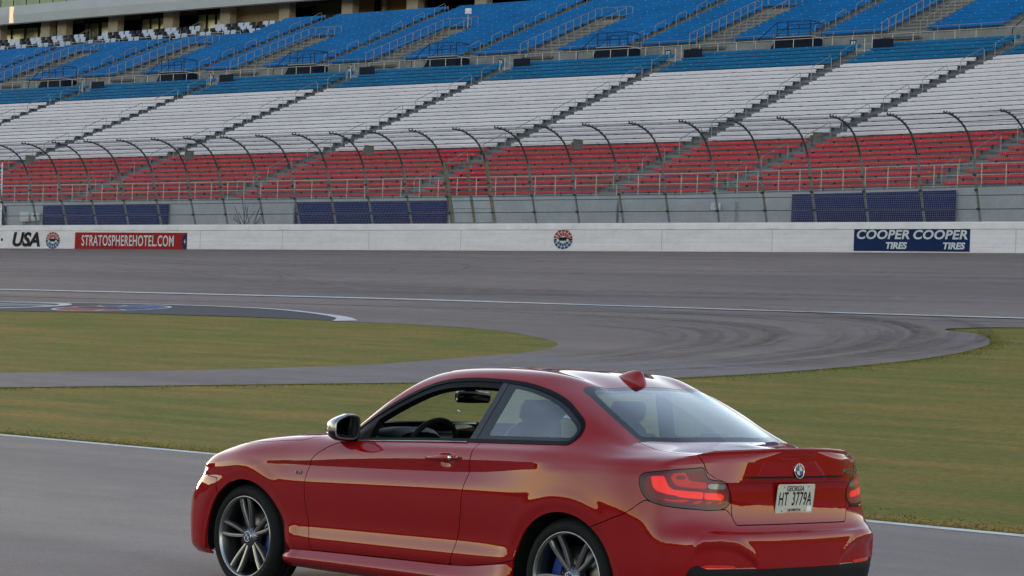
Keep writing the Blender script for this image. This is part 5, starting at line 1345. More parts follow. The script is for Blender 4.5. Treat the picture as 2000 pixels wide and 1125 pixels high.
# loudspeakers on the posts
M_spk = new_mat('grey_speaker', (.13, .12, .115), rough=.7)
spk0 = None
for a, lab in ((106.5, 'grey loudspeaker on the fence above the letters USA, leftmost of all'), (93.35, 'grey loudspeaker on the fence above the right end of the red board'), (80.15, 'grey loudspeaker on the fence just left of the weathered gate'), (66.6, 'grey loudspeaker on the fence above the middle round emblem'), (53.0, 'grey loudspeaker on the fence above the rightmost navy banner')):
    if spk0 is None:
        mb = MB(); mb.box((0, 0, 0), (.22, .3, .26)); sp = mb.build('loudspeaker', M_spk); bevel(sp, .02)
        R_ = Matrix.Rotation(radians(8), 4, 'X')
        mb = MB(); mb.hexa([Vector(p) for p in ((-.10, -.1, -.12), (.10, -.1, -.12), (.10, .1, -.12), (-.10, .1, -.12), (-.12, -.12, -.10), (.12, -.12, -.10), (.12, .12, -.1), (-.12, .12, -.1))])
        V = [(.10, -.10, -.10), (.10, .10, -.10), (.10, .10, .10), (.10, -.10, .10), (.46, -.26, -.24), (.46, .26, -.24), (.46, .26, .24), (.46, -.26, .24), (.42, -.20, -.18), (.42, .20, -.18), (.42, .20, .18), (.42, -.20, .18)]
        ho = mesh_obj('horn', V, [(0, 1, 5, 4), (1, 2, 6, 5), (2, 3, 7, 6), (3, 0, 4, 7), (4, 5, 9, 8), (5, 6, 10, 9), (6, 7, 11, 10), (7, 4, 8, 11), (8, 9, 10, 11)], M_spk, sp)
        MB().tube([(-.15, 0, -.30), (-.10, 0, 0)], .03, 6).build('speaker_bracket', M_postdk, sp); spk0 = sp
    else: sp = tree_copy(spk0)
    sp.location = W(a, -1.05, 11.32); sp.rotation_euler = (0, 0, atan2(-WD.y, -WD.x)-.55)
    tag(sp, lab, 'loudspeaker', 'loudspeakers on the catch fence')
# white ladder at the left edge
lad = tag(empty('ladder', W(110.0, .2, 7.55)), 'white ladder leaning on the catch fence at the left edge', 'ladder'); l_inv = Matrix.Translation(W(110.0, .2, 7.55)).inverted()
for da in (.32, -.32):
    mb = MB(); mb.tube([W(109.85+da, -.35, 7.5), W(110.65+da, .25, 11.3)], .045, 5); adopt(mb.build('ladder_rail', M_cap_w), lad, l_inv)
for k in range(13):
    f_ = (k+.5)/13; mb = MB(); mb.tube([W(109.85+.8*f_+x, -.35+.6*f_, 7.5+3.8*f_) for x in (.32, -.32)], .03, 5); adopt(mb.build('rung', M_cap_w), lad, l_inv)

# =================================================================== grandstand
BEND = radians(8.0); A_B, B_B = 64.8, 9.0
def SB(a, b, z):
    """stand coordinates: straight left of the bend aisle, turned by 8 degrees right of it"""
    if a >= A_B: return W(a, b, z)
    d = A_B-a; e = b-B_B
    return W(A_B-d*cos(BEND)-e*sin(BEND), B_B-d*sin(BEND)+e*cos(BEND), z)
def conc(name, base, amt=.25):
    m, t, b = node_mat(name); c = coords(t); f = noise(t, c, .8, 6, .65); f2 = noise(t, c, 9, 4, .7)
    col = mix(t, mix(t, base, ramp(t, f, [(.3, (1-amt,)*3), (.7, (1+amt*.6,)*3)]), 1.0, 'MULTIPLY'), ramp(t, f2, [(.3, (.88,)*3), (.7, (1.1,)*3)]), .8, 'MULTIPLY')
    t.links.new(col, b.inputs['Base Color']); b.inputs['Roughness'].default_value = .85; return m
M_conc = conc('grey_concrete', (.22, .215, .21)); M_conc_w = conc('pale_concrete', (.34, .33, .32)); M_panel = conc('pale_grey_panels', (.34, .355, .385), .15)
M_step = conc('grey_metal_terrace', (.19, .20, .21), .2)
PIT, RISE, TR, Z1 = .872, .351, .872, 9.90
def low_b(i): return 9.0+PIT*i
def low_z(i): return Z1+RISE*i
UB0, UZ0, NU = 40.0, 22.27, 18
# terraces
def terrace_profile(b0, z0, n, front_b, front_z, base_z):
    P_ = [(front_b, base_z), (front_b, front_z)]
    for i in range(n):
        fl = z0-.42+RISE*i; bb = b0+PIT*i-.30
        P_ += [(bb, P_[-1][1]), (bb, fl)]
    P_ += [(b0+PIT*n-.30, P_[-1][1])]
    return P_
gs = tag(empty('grandstand', W(75, 6.5, 6.2)), 'huge open grandstand of grey terraces rising behind the catch fence', 'grandstand'); gs_inv = Matrix.Translation(W(75, 6.5, 6.2)).inverted()
def sweep(prof, aa, name, mat, parent=gs, inv=gs_inv, f=SB, close=True):
    V = []; m = len(prof)
    for a in aa:
        for q in prof: V.append(f(a, q[0], q[1]))
    F = []
    for i in range(len(aa)-1):
        for k in range(m if close else m-1): k2 = (k+1) % m; F.append((i*m+k, (i+1)*m+k, (i+1)*m+k2, i*m+k2))
    if close: F += [tuple(range(m-1, -1, -1)), tuple((len(aa)-1)*m+k for k in range(m))]
    o = mesh_obj(name, V, F, mat)
    if parent is not None: adopt(o, parent, inv)
    return o
aa_low = [200, 130, 75, 64.81, 64.79, 30]
pl_ = terrace_profile(9.0, Z1, 32, 6.5, 9.40, 5.9); top_b, top_z = pl_[-1]
pl_ = pl_+[(39.6, top_z)]
# walkway behind the lower tier
pl_[-2] = (pl_[-2][0], pl_[-2][1]); pl_ += [(39.6, 5.9)]
sweep(pl_, aa_low, 'lower_terrace', M_step)
pu = terrace_profile(UB0, UZ0, NU, 39.605, UZ0-.60, 5.9); ub_end, uz_end = pu[-1]
sweep(pu+[(ub_end+6, uz_end), (ub_end+6, 5.9)], [139.9, 130, 75, 64.81, 64.79, 30], 'upper_terrace', M_conc)
pv = terrace_profile(UB0, UZ0, 14, 39.605, UZ0-.60, 5.9)
sweep(pv+[(52.29, pv[-1][1]), (52.29, 5.9)], [200, 139.92], 'upper_terrace', M_conc)
sweep([(39.57, top_z+.01), (39.57, top_z+.62), (39.60, top_z+.62), (39.60, top_z+.01)], aa_low, 'walkway_fascia', M_conc_w)
sweep([(6.42, 6.0), (6.42, 9.36), (6.495, 9.36), (6.495, 6.0)], aa_low, 'front_wall', M_panel)

# benches ------------------------------------------------------------------------------
def seat_mat(name, col, wear=.18, fade=None):
    m, t, b = node_mat(name); c = coords(t); f = noise(t, c, .35, 5, .7); f2 = noise(t, c, 6, 4, .7)
    cc = mix(t, col, ramp(t, f, [(.3, (1-wear,)*3), (.7, (1+wear,)*3)]), 1.0, 'MULTIPLY')
    if fade: cc = mix(t, cc, fade, ramp(t, f2, [(.45, (0, 0, 0)), (.75, (.55, .55, .55))]))
    t.links.new(cc, b.inputs['Base Color']); b.inputs['Roughness'].default_value = .55; return m
M_sred = seat_mat('faded_red_bench', (.56, .022, .032), .20, (.52, .10, .12)); M_swhite = seat_mat('white_bench', (.68, .62, .66), .10, (.55, .52, .55)); M_sblue = seat_mat('blue_bench', (.004, .120, .28), .24, (.02, .17, .34)); M_sblue2 = seat_mat('deep_blue_bench', (.001, .125, .37), .20, (.006, .17, .44))
M_bolt = new_mat('pale_seat_number', (.38, .38, .40), rough=.5); M_brk = new_mat('dark_bench_bracket', (.06, .06, .065), rough=.7)
rr = random.Random(5)
def bench(a0, a1, b, z, f0, kind, b_r=None):
    """one bench of a row: plank seat, low back, brackets and number plates; a0 > a1"""
    mat = {'r': M_sred, 'w': M_swhite, 'b': M_sblue, 'u': M_sblue2}[kind]
    hb = {'r': .0, 'w': .165, 'b': .17, 'u': .19}[kind]
    pa, pb = f0(a0, b, 0), (f0(a1, b if b_r is None else b_r, 0))
    d = pb-pa; L = Vector((d.x, d.y, 0)).length; u = Vector((d.x, d.y, 0)).normalized(); nb = Vector((-u.y, u.x, 0))
    if nb.dot(NN) < 0: nb = -nb
    sl = d.z/L
    mb = MB(); mi = []
    def bx(x0, x1, y0, y1, z0, z1, k):
        P_ = [pa+u*x+nb*y+Vector((0, 0, z+z_+sl*x)) for z_ in (z0, z1) for x, y in ((x0, y0), (x1, y0), (x1, y1), (x0, y1))]
        mb.hexa(P_); mi.extend([k]*6)
    if kind == 'r': bx(0, L, 0, .27, -.15, 0, 0)
    elif kind == 'w': bx(0, L, 0, .26, -.16, -.01, 0); bx(0, L, .30, .33, -.02, hb-.085, 0)
    else: bx(0, L, 0, .25, -.12, 0, 0); bx(0, L, .29, .32, -.01, hb-.06, 0)
    n = int(L/1.83); 
    for k in range(n+1):
        x = .4+k*(L-.8)/max(1, n); bx(x-.025, x+.025, .10, .24, -.40, -.155, 2)
        if kind == 'w': bx(x-.12, x+.12, -.01, .05, -.215, -.152, 2)
    if kind != 'w':
        k = .45+rr.uniform(-.1, .1)
        while k < L-.1: bx(k-.022, k+.022, -.006, -.002, -.075, -.028, 1) if kind == 'r' else bx(k-.022, k+.022, .282, .288, hb-.13, hb-.085, 1); k += .92 if kind == 'r' else 1.38
    o = mb.build('bench', [mat, M_bolt, M_brk]); o.data.polygons.foreach_set('material_index', mi)
    return o
def adopt_b(o, root, inv): return adopt(o, root, inv)
def row_kind(i): return 'r' if i < 10 else ('w' if i < 27 else 'b')
low_aisles = [170, 156, 142, 128, 114, 100, 86, 72]
ordi = ['leftmost', 'second', 'third', 'fourth', 'fifth', 'sixth', 'seventh', 'eighth', 'ninth']
low_labels = {170: 'seating block at the far left edge with only its blue top rows showing',
 156: 'seating block of mainly white and blue benches above the white ladder', 142: 'seating block of red, white and blue benches above the letters USA', 128: 'seating block of red, white and blue benches directly above the left navy banner',
 114: 'seating block of red, white and blue benches above the red address board', 100: 'seating block of red, white and blue benches behind the middle navy banner',
 86: 'seating block of red, white and blue benches rising right behind the weathered gate'}
AW = .66
proto = None
for j in range(len(low_aisles)-1):
    A0, A1 = low_aisles[j], low_aisles[j+1]
    root = empty('seating_block', W(A0, 9, 9.5)); tag(root, low_labels[A0], 'seating block', 'lower seating blocks between the aisles')
    inv = Matrix.Translation(W(A0, 9, 9.5)).inverted()
    if proto is None:
        kids = [bench(A0-AW, A1+AW, low_b(i), low_z(i), W, row_kind(i)) for i in range(32)]
        for k in kids: adopt(k, root, inv)
        proto = (root, kids, W(A0, 0, 0))
    else:
        d = W(A0, 0, 0)-proto[2]
        for k in proto[1]:
            c = k.copy(); scene.collection.objects.link(c); c.parent = root; c.matrix_parent_inverse = inv; c.location = d
# wedge block at the bend
root = empty('seating_block', W(71, 9, 9.5)); tag(root, 'wedge shaped seating block, narrowest at its red rows, left of the rightmost navy banner', 'seating block', 'lower seating blocks between the aisles'); inv = Matrix.Translation(W(71, 9, 9.5)).inverted()
def wedge_end(i): p = SB(A_B-.0001, low_b(i), 0); return p
for i in range(32):
    e = SB(A_B-.0001-.0, low_b(i), 0)
    f0 = lambda a, b, z: W(a, b, z) if a > 60 else SB(A_B-.0001, b, z)+Vector((WD.x, WD.y, 0))*AW
    adopt(bench(72-AW, 50, low_b(i), low_z(i), f0, row_kind(i)), root, inv)
for j, (A0, A1, lab) in enumerate(((A_B, 51.2, 'seating block of red, white and blue benches above the rightmost navy banner'), (51.2, 37.5, 'seating block of red, white and blue benches at the right edge of the picture'))):
    root = empty('seating_block', SB(A0, 9, 9.5)); tag(root, lab, 'seating block', 'lower seating blocks between the aisles'); inv = Matrix.Translation(SB(A0, 9, 9.5)).inverted()
    for i in range(32): adopt(bench(A0-AW-.001, A1+AW, low_b(i), low_z(i), SB, row_kind(i)), root, inv)

# upper tier
up_aisles = [176.4, 162.4, 148.3, 134.4, 121.2, 107.2, 92.8, 78.4, 64.4, 50.4]
gaps = {176.4: 170.2, 162.4: 156.0, 148.3: 142.3, 134.4: 128.8, 121.2: 114.9, 107.2: 100.5, 92.8: 86.2, 78.4: 71.6, 64.4: 57.2}
up_labels = ['upper block of blue benches cut off by the left edge', 'upper block of blue benches below the black and white seats, second from the left edge', 'upper block of blue benches under the right end of the black and white seats',
 'upper block of blue benches just right of the black and white seats', 'upper block of blue benches below the tan wall panels', 'upper block of blue benches with the white box on its railing', 'upper block of blue benches just right of the last visible pillar', 'upper block of blue benches second from the right edge', 'upper block of blue benches in the upper right corner', 'x']
M_uj = None
for j in range(len(up_aisles)-1):
    A0, A1 = up_aisles[j], up_aisles[j+1]; G = gaps[A0]
    root = empty('upper_seating_block', SB(A0, 40, 21.7)); tag(root, up_labels[j], 'seating block', 'upper seating blocks between the aisles'); inv = Matrix.Translation(SB(A0, 40, 21.7)).inverted()
    for i in range(NU):
        if i > 12 and A0 > 141.5 and A1 > 139: continue
        b_, z_ = UB0+PIT*i, UZ0+RISE*i
        a_hi = A0-.55; a_lo = A1+.55
        if i > 12 and A0 > 141: a_hi = min(a_hi, 139.6)
        if i < 10:
            adopt(bench(a_hi, G+1.45, b_, z_, SB, 'u'), root, inv); adopt(bench(G-1.45, a_lo, b_, z_, SB, 'u'), root, inv)
        else: adopt(bench(a_hi, a_lo, b_, z_, SB, 'u'), root, inv)

# stairs in the aisles with their handrails ---------------------------------------------
M_stair = conc('aisle_step', (.10, .10, .11), .25); M_rail = vary(new_mat('galvanised_handrail', (.24, .24, .245), rough=.45, metal=.5), 5, .2)
M_railw = vary(new_mat('warm_grey_railing', (.27, .225, .185), rough=.5, metal=.1), 5, .2)
def stairs_mesh(n, b0, z0, w, mat):
    mb = MB()
    for i in range(n):
        fl = z0-.42+RISE*i
        for (y0, y1, zz) in ((b0+PIT*i-.58, b0+PIT*i-.30, fl-RISE+.176),):
            mb.hexa([Vector((x, y, z)) for z in (fl-RISE+.002, zz) for x, y in ((-w, y0), (w, y0), (w, y1), (-w, y1))])
    return mb
def local_stand(a, f=SB):
    """matrix from (x along, y back, z up) at aisle position a to world"""
    o = f(a, 0, 0); ya = f(a, 1, 0)-o; ya.z = 0; ya.normalize(); xa = Vector((ya.y, -ya.x, 0))
    if xa.dot(WD) < 0: xa = -xa
    m = Matrix((xa, ya, Vector((0, 0, 1)))).transposed().to_4x4(); m.translation = o; return m
def hoop(x, i0, n, b0, z0, h=.92, r=.022):
    """inverted-U handrail over n rows from row i0"""
    zb = lambda i: z0-.42+RISE*i; yb = lambda i: b0+PIT*i-.1
    p = [(x, yb(i0), zb(i0)), (x, yb(i0), zb(i0)+h-.12), (x, yb(i0)+.06, zb(i0)+h), (x, yb(i0+n)-.10, zb(i0+n)+h), (x, yb(i0+n), zb(i0+n)+h-.10), (x, yb(i0+n), zb(i0+n))]
    return p
def aisle(a, n, b0, z0, w, name, label, group, rails, f=SB, mrail=M_rail):
    """stair with its handrails; geometry is local to the aisle foot"""
    M = local_stand(a, f); root = mesh_obj(name, [], [], M_stair); root.matrix_world = M
    mb = stairs_mesh(n, b0, z0, w, M_stair); bpy.data.meshes.remove(root.data); 
    root = mb.build(name, M_stair); root.matrix_world = M; tag(root, label, 'stairs', group)
    for pts, r in rails:
        mb = MB(); mb.tube(pts, r, 5); mb.build('handrail', mrail, root)
    return root
def rails_low():
    o = [(hoop(0, 1, 1.6, 9, Z1), .021), (hoop(0, 4, 2.4, 9, Z1), .021), (hoop(0, 8, 2.4, 9, Z1), .021)]
    for k in range(4): o.append((hoop(0, 11.6+4*k, 2.6, 9, Z1), .021))
    o.append((hoop(0, 27.4, 2.2, 9, Z1), .021)); o.append((hoop(.35, 30.2, 1.1, 9, Z1, .8), .025)); return o
lowlab = {156: 'at the upper left edge', 142: 'rising right of the white ladder', 128: 'rising above the left navy banner', 114: 'rising right of the left navy banner', 100: 'rising from behind the bundle of wires', 86: 'rising from just left of the weathered gate', 72: 'rising right of the middle wall emblem', A_B-.0002: 'rising left of the rightmost navy banner', 51.2: 'nearest the right edge'}
for a, l in lowlab.items(): aisle(a, 32, 9.0, Z1, AW-.02, 'aisle_stairs', 'long grey aisle stairs with handrails '+l, 'aisle stairs of the lower tier', rails_low())
def rails_up():
    o = []
    for k in range(6): o.append((hoop(0, .3+2.9*k, 1.45, UB0, UZ0, .86), .021))
    for k in range(6): zz = UZ0-.42+RISE*(3.2+2.9*k-1.1); o.append(([(0, UB0+PIT*(2.1+2.9*k), zz), (0, UB0+PIT*(2.1+2.9*k), zz+.62)], .02))
    return o
uplab = {162.4: 'nearest the left edge', 148.3: 'below the middle of the black and white seats', 134.4: 'ending right of the black and white seats', 121.2: 'ending below the first tan wall panel', 107.2: 'ending between the two rightmost pillars', 92.8: 'ending beyond the top edge above the sixth navy platform', 78.4: 'right of the middle at the top edge', 64.4: 'nearest the right edge'}
for a, l in uplab.items(): aisle(a, 15 if a > 141 else 18, UB0, UZ0, .52, 'upper_aisle_stairs', 'narrow stairs between upper blue benches '+l, 'aisle stairs of the upper tier', rails_up(), mrail=M_railw)
gaplab = {156.0: 'at the left edge', 142.3: 'left of the second navy platform', 128.8: 'between the second and third navy platforms', 114.9: 'starting left of the white box', 100.5: 'in the middle of the stand', 86.2: 'right of the middle', 71.6: 'at the upper right', 170.2: 'beyond the left edge'}
gi = 0
for G, l in gaplab.items():
    a = G; rails = []
    for sx in (-1.38, 1.38):
        P_ = []
        for i in range(11):
            zb = UZ0-.42+RISE*(i-1); y = UB0-.25+PIT*(i-.5)
            rails.append(([(sx, y, zb), (sx, y, zb+1.12)], .026)); P_.append((sx, y, zb+1.12))
        rails.append((P_, .020)); rails.append(([(p[0], p[1], p[2]-.5) for p in P_], .013))
    zt = UZ0-.42+RISE*9.6; yt = UB0-.25+PIT*10.4
    rails.append(([(1.38, yt-.78, zt+.98), (1.38, yt, zt+1.1), (-1.38, yt, zt+1.1), (-1.38, yt-.78, zt+.98)], .022)); rails.append(([(0, yt, zt), (0, yt, zt+1.1)], .024)); rails.append(([(1.38, yt, zt), (1.38, yt, zt+1.1)], .024)); rails.append(([(-1.38, yt, zt), (-1.38, yt, zt+1.1)], .024))
    aisle(a, 10, UB0, UZ0, 1.30, 'railed_stairs', 'wide stairs with posts and rails on both sides, '+l, 'railed stairs of the upper tier', rails, mrail=M_railw)

# railings ---------------------------------------------------------------------------------
def railing(name, label, aa, b, z0, h, mat, r=.022, mids=(.5,), f=SB, bfn=None):
    root = tag(empty(name, f(aa[0], b, z0)), label, 'railing'); inv = Matrix.Translation(f(aa[0], b, z0)).inverted()
    for a in aa:
        mb = MB(); mb.tube([f(a, b, z0), f(a, b, z0+h)], r, 5); adopt(mb.build('post', mat), root, inv)
    for m_ in (1.0,)+tuple(mids):
        mb = MB(); mb.tube([f(a, b, z0+h*m_) for a in aa], r*(.8 if m_ == 1 else .6), 5); adopt(mb.build('rail', mat), root, inv)
    return root
M_railp = vary(new_mat('pale_railing', (.46, .41, .35), rough=.5), 5, .15)
railing('front_railing', 'long pale railing along the walkway in front of the red benches', list(np.arange(118, 38, -1.345)), 6.75, 9.41, 1.07, M_railp, .024, (.52, .06))
wz = top_z
railing('walkway_railing', 'pale railing along the walkway above the short blue benches', list(np.arange(165, 56, -1.43)), 36.6, wz, 1.10, M_railp, .026, (.5,))
railing('upper_front_railing', 'low railing in front of the first upper row of blue benches', list(np.arange(165, 56, -1.5)), 39.3, UZ0-.62, .56, M_railw, .02, ())
# railing in front of the black and white seats
Zl = 26.45
railing('terrace_railing', 'pale rail along the front of the black and white seats', list(np.arange(184, 140, -2.1)), 52.35, Zl, .62, M_railp, .03, ())

# navy platforms on the walkway --------------------------------------------------------------
M_navy = vary(new_mat('navy_platform_panel', (.006, .009, .022), rough=.6), 3, .2); M_navyr = new_mat('navy_tube', (.010, .018, .06), rough=.5)
plats = [(148.2, 'leftmost'), (134.5, 'second from the left'), (120.9, 'third from the left'), (107.4, 'below the white box'), (92.6, 'right of the middle'), (78.4, 'second from the right edge'), (64.1, 'nearest the right edge')]
pr = None
for a, l in plats:
    if pr is None:
        mb = MB()
        mb.hexa([Vector(p) for p in ((1.9, 37.1, 0), (-1.55, 37.1, 0), (-1.55, 38.6, 0), (1.9, 38.6, 0), (.95, 37.1, 1.28), (-1.55, 37.1, 1.28), (-1.55, 38.6, 1.28), (.95, 38.6, 1.28))])
        root = mb.build('camera_platform', M_navy)
        mb = MB(); mb.box((-.3, 37.8, 1.33), (2.6, 1.55, .06)); mb.build('platform_deck', M_conc_w, root)
        for x in (.98, .2, -1.5):
            mb = MB(); mb.tube([(x, 37.15, 1.33), (x, 37.15, 2.32)], .035, 5); mb.build('platform_post', M_navyr, root)
            mb = MB(); mb.tube([(x, 38.55, 1.33), (x, 38.55, 2.32)], .03, 5); mb.build('platform_post', M_navyr, root)
        for pts in ([(.98, 37.15, 2.32), (-1.5, 37.15, 2.32), (-1.5, 38.55, 2.32), (.98, 38.55, 2.32)], [(.98, 37.15, 1.85), (-1.5, 37.15, 1.85)], [(.98, 37.15, 2.3), (2.3, 37.15, 1.3), (2.6, 37.15, 1.1), (2.65, 37.15, .3)], [(2.3, 38.5, 1.3), (.98, 38.55, 2.3)]):
            mb = MB(); mb.tube(pts, .028, 5); mb.build('platform_rail', M_navyr, root)
        pr = root
    else: root = tree_copy(pr)
    M = local_stand(a); M.translation = M.translation+Vector((0, 0, wz)); root.matrix_world = M
    tag(root, 'navy platform with dark railings on the walkway, '+l, 'platform', 'navy platforms on the walkway')
# section signs and dark hatches beside the top of each lower aisle
hp = None
for k, (a, l) in enumerate(((128, 'leftmost pair'), (114, 'second pair from the left'), (100, 'pair left of the middle platform'), (86, 'pair in the middle'), (72, 'pair right of the middle'))):
    for da, w2 in ((1.35, 'left'), (-.75, 'right')):
        mb = MB(); mb.box((0, 36.52, 0), (.46, .03, .42)); 
        if hp is None:
            o = mb.build('section_sign', S_navy)
            mb = MB(); mb.box((-.08, 36.50, .03), (.11, .01, .22)); mb.box((.09, 36.50, .03), (.11, .01, .22)); mb.box((0, 36.50, -.13), (.30, .01, .05)); mb.build('sign_figures', S_white, o); hp = o
        else: o = tree_copy(hp)
        M = local_stand(a+da); M.translation = M.translation+Vector((0, 0, wz+.62)); o.matrix_world = M
        tag(o, 'small navy section sign, %s one of the %s' % (w2, l), 'sign', 'section signs on the walkway railing')
hb_ = None
for a, l in ((128, 'nearest the left edge'), (114, 'second from the left'), (100, 'third from the left'), (86, 'fourth from the left'), (72, 'fifth from the left'), (142, 'at the left edge')):
    if hb_ is None:
        mb = MB(); V = [Vector(p) for p in ((-.80, 35.2, -.9), (-2.2, 35.2, -.9), (-2.2, 35.26, -.9), (-.80, 35.26, -.9), (-.80, 35.2, .62), (-2.2, 35.2, .62), (-2.2, 35.26, .62), (-.8, 35.26, .62))]; mb.hexa(V); hb_ = mb.build('hatch_screen', M_navy); o = hb_
        mb = MB(); mb.tube([(-.74, 34.35, -.7), (-.74, 34.35, .6)], .03, 5); mb.build('post', M_railp, o)
    else: o = tree_copy(hb_)
    M = local_stand(a); M.translation = M.translation+Vector((0, 0, wz)); o.matrix_world = M; tag(o, 'dark slate screen at a lower aisle top, '+l, 'screen', 'dark screens at the aisle tops')
# navy banners and odds and ends on the front wall -----------------------------------------
M_ban = vary(new_mat('navy_banner', (.005, .013, .080), rough=.65), 2, .2)
for a0, a1, z0, z1, l in ((113.4, 102.2, 7.0, 9.19, 'left navy banner on the stand front, above the red address board'), (91.9, 80.6, 7.0, 9.21, 'middle navy banner on the stand front, just left of the weathered gate'), (57.98, 48.30, 7.0, 9.24, 'right navy banner on the stand front, above the tyre maker board'), (121, 116.9, 7.0, 9.19, 'navy banner strip behind the ladder at the left edge')):
    V = []; F = []; n = 24
    for i in range(n+1):
        a = a0+(a1-a0)*i/n; wv_ = .02*sin(i*1.7)+.01*sin(i*4.1)
        V += [W(a, 6.36+wv_-.06 if a > A_B else 6.30+wv_-(A_B-a)*.1405-.06, z) for z in (z0, z1)]
    F = [(2*i, 2*i+1, 2*i+3, 2*i+2) for i in range(n)]
    o = mesh_obj('banner', V, F, M_ban, smooth=True); sm = o.modifiers.new('t', 'SOLIDIFY'); sm.thickness = .01; tag(o, l, 'banner', 'navy banners on the stand front')
M_box = new_mat('pale_box', (.50, .50, .49), rough=.6)
for a, z, w_, h_, l in ((114.9, 8.45, .75, .62, 'larger pale electrical box beside the white ladder'), (113.95, 8.45, .55, .50, 'smaller pale electrical box just left of the left navy banner')):
    mb = MB(); M = wall_frame(a, z, 6.2); mb.v = []; mb.hexa([M @ Vector(p) for p in ((-w_/2, -h_/2, -.15), (w_/2, -h_/2, -.15), (w_/2, -h_/2, .15), (-w_/2, -h_/2, .15), (-w_/2, h_/2, -.15), (w_/2, h_/2, -.15), (w_/2, h_/2, .15), (-w_/2, h_/2, .15))]); o = mb.build('electrical_box', M_box); bevel(o, .02); tag(o, l, 'electrical box')
    mb = MB(); 
    for x in (-.15, .0, .15): mb.tube([M @ Vector((x, -h_/2, 0)), M @ Vector((x, -h_/2-.9, 0))], .03, 5)
    mb.build('conduit', M_post, o)
for a0, a1, z0, z1, l in ((93.9, 92.0, 7.0, 9.12, 'pale blue grey panel left of the middle navy banner'), (69.0, 61.6, 7.0, 8.98, 'long pale panel with a small sign right of the middle emblem'), (80.4, 69.2, 7.0, 9.14, 'long pale panel behind the weathered gate')):
    mb = MB(); mb.hexa([W(a, b_, z) for z in (z0, z1) for a, b_ in ((a0, 6.22), (a1, 6.22 if a1 > A_B else 6.22-(A_B-a1)*.14), (a1, 6.35), (a0, 6.35))]); o = mb.build('wall_panel', M_panel); tag(o, l, 'panel')
Ms = wall_frame(62.6, 8.72, 5.55); o = fp_obj('notice', Ms, [(-.28, -.17), (.28, -.17), (.28, .17), (-.28, .17)], S_white, None, 0, .02); tag(o, 'small white notice on the long pale panel', 'sign'); place_text('notice_mark', 'SS', Ms @ Matrix.Translation((0, 0, .004)), new_mat('pale_blue_ink', (.25, .36, .50)), o, size=.22, extrude=.002, offset=.008)
# bundle of wires behind the fence
root = tag(empty('wire_bundle', W(92.6, 3.0, 7.2)), 'tangle of dark support wires fanning out behind the fence', 'wires'); inv = Matrix.Translation(W(92.6, 3.0, 7.2)).inverted()
rr = random.Random(9)
for k in range(15):
    t_ = -1.25+2.5*k/14+rr.uniform(-.05, .05); L_ = rr.uniform(1.3, 2.2); c_ = W(92.5+rr.uniform(-.5, .5), 3.0, 7.3)
    mb = MB(); mb.tube([c_, c_-WD*(L_*.95*sin(t_))+Vector((0, 0, L_*cos(t_)*.75+.35))], .018, 4); adopt(mb.build('wire', M_cable), root, inv)

# suites above the stand ---------------------------------------------------------------------
st_ = tag(empty('suite_building', W(150, 58, 27)), 'suite building with pillars, green glass and a pale fascia above the stand', 'building'); s_inv = Matrix.Translation(W(150, 58, 27)).inverted()
M_col = conc('pillar_concrete', (.44, .385, .335), .12); M_beige = conc('beige_wall', (.42, .35, .28), .12); M_tan = conc('tan_panel', (.34, .22, .11), .1); M_fasc = vary(new_mat('pale_grey_fascia', (.40, .405, .42), rough=.5), .5, .06)
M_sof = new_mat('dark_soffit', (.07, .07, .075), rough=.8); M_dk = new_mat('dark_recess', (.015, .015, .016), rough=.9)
M_ggl = new_mat('green_reflective_glass', (.52, .53, .43), rough=.3, metal=.75); vary(M_ggl, .6, .15); M_mull = new_mat('dark_mullion', (.03, .03, .03), rough=.5)
M_ggl2 = vary(new_mat('green_upper_glass', (.26, .33, .20), rough=.4, coat=.2), .5, .15)
def abox(name, a0, a1, b0, b1, z0, z1, mat, fb=None):
    f = fb or (lambda a: 0.0)
    mb = MB(); mb.hexa([W(a, b_+f(a), z) for z in (z0, z1) for a, b_ in ((a0, b0), (a1, b0), (a1, b1), (a0, b1))]); o = mb.build(name, mat); return adopt(o, st_, s_inv)
for c_ in (187, 179, 172.15, 169.9, 163.05, 155.95, 148.9, 141.85, 134.65, 127.5, 120.3, 113.2, 106.1, 99): abox('pillar', c_+.6, c_-.6, 57.4, 58.2, 26.4, 30.44, M_col)
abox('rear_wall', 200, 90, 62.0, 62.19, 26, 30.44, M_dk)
abox('back_parapet', 200, 90, ub_end+5.6, ub_end+5.9, uz_end-.5, uz_end+.2, M_conc)
def win(a0, a1, n, z0=26.9, z1=29.98):
    fr_ = abox('window', a0, a1, 59.6, 59.7, z0, z1, M_ggl)
    for k in range(n+1):
        a = a0+(a1-a0)*k/n; mb = MB(); mb.hexa([W(a+x, y, z) for z in (z0, z1+.1) for x, y in ((.06, 59.50), (-.06, 59.50), (-.06, 59.62), (.06, 59.62))]); m_ = mb.build('mullion', M_mull); m_.parent = fr_
    mb = MB(); mb.hexa([W(a, y, z) for z in (z1-.02, z1+.38) for a, y in ((a0, 59.45), (a1, 59.45), (a1, 59.68), (a0, 59.68))]); m_ = mb.build('window_head', M_dk); m_.parent = fr_
win(187, 173.6, 7); win(169.2, 167.0, 1); win(161.6, 157.0, 4); win(154.4, 149.9, 4); win(147.2, 142.8, 4) if False else None
win(147.6, 147.5, 1) if False else None
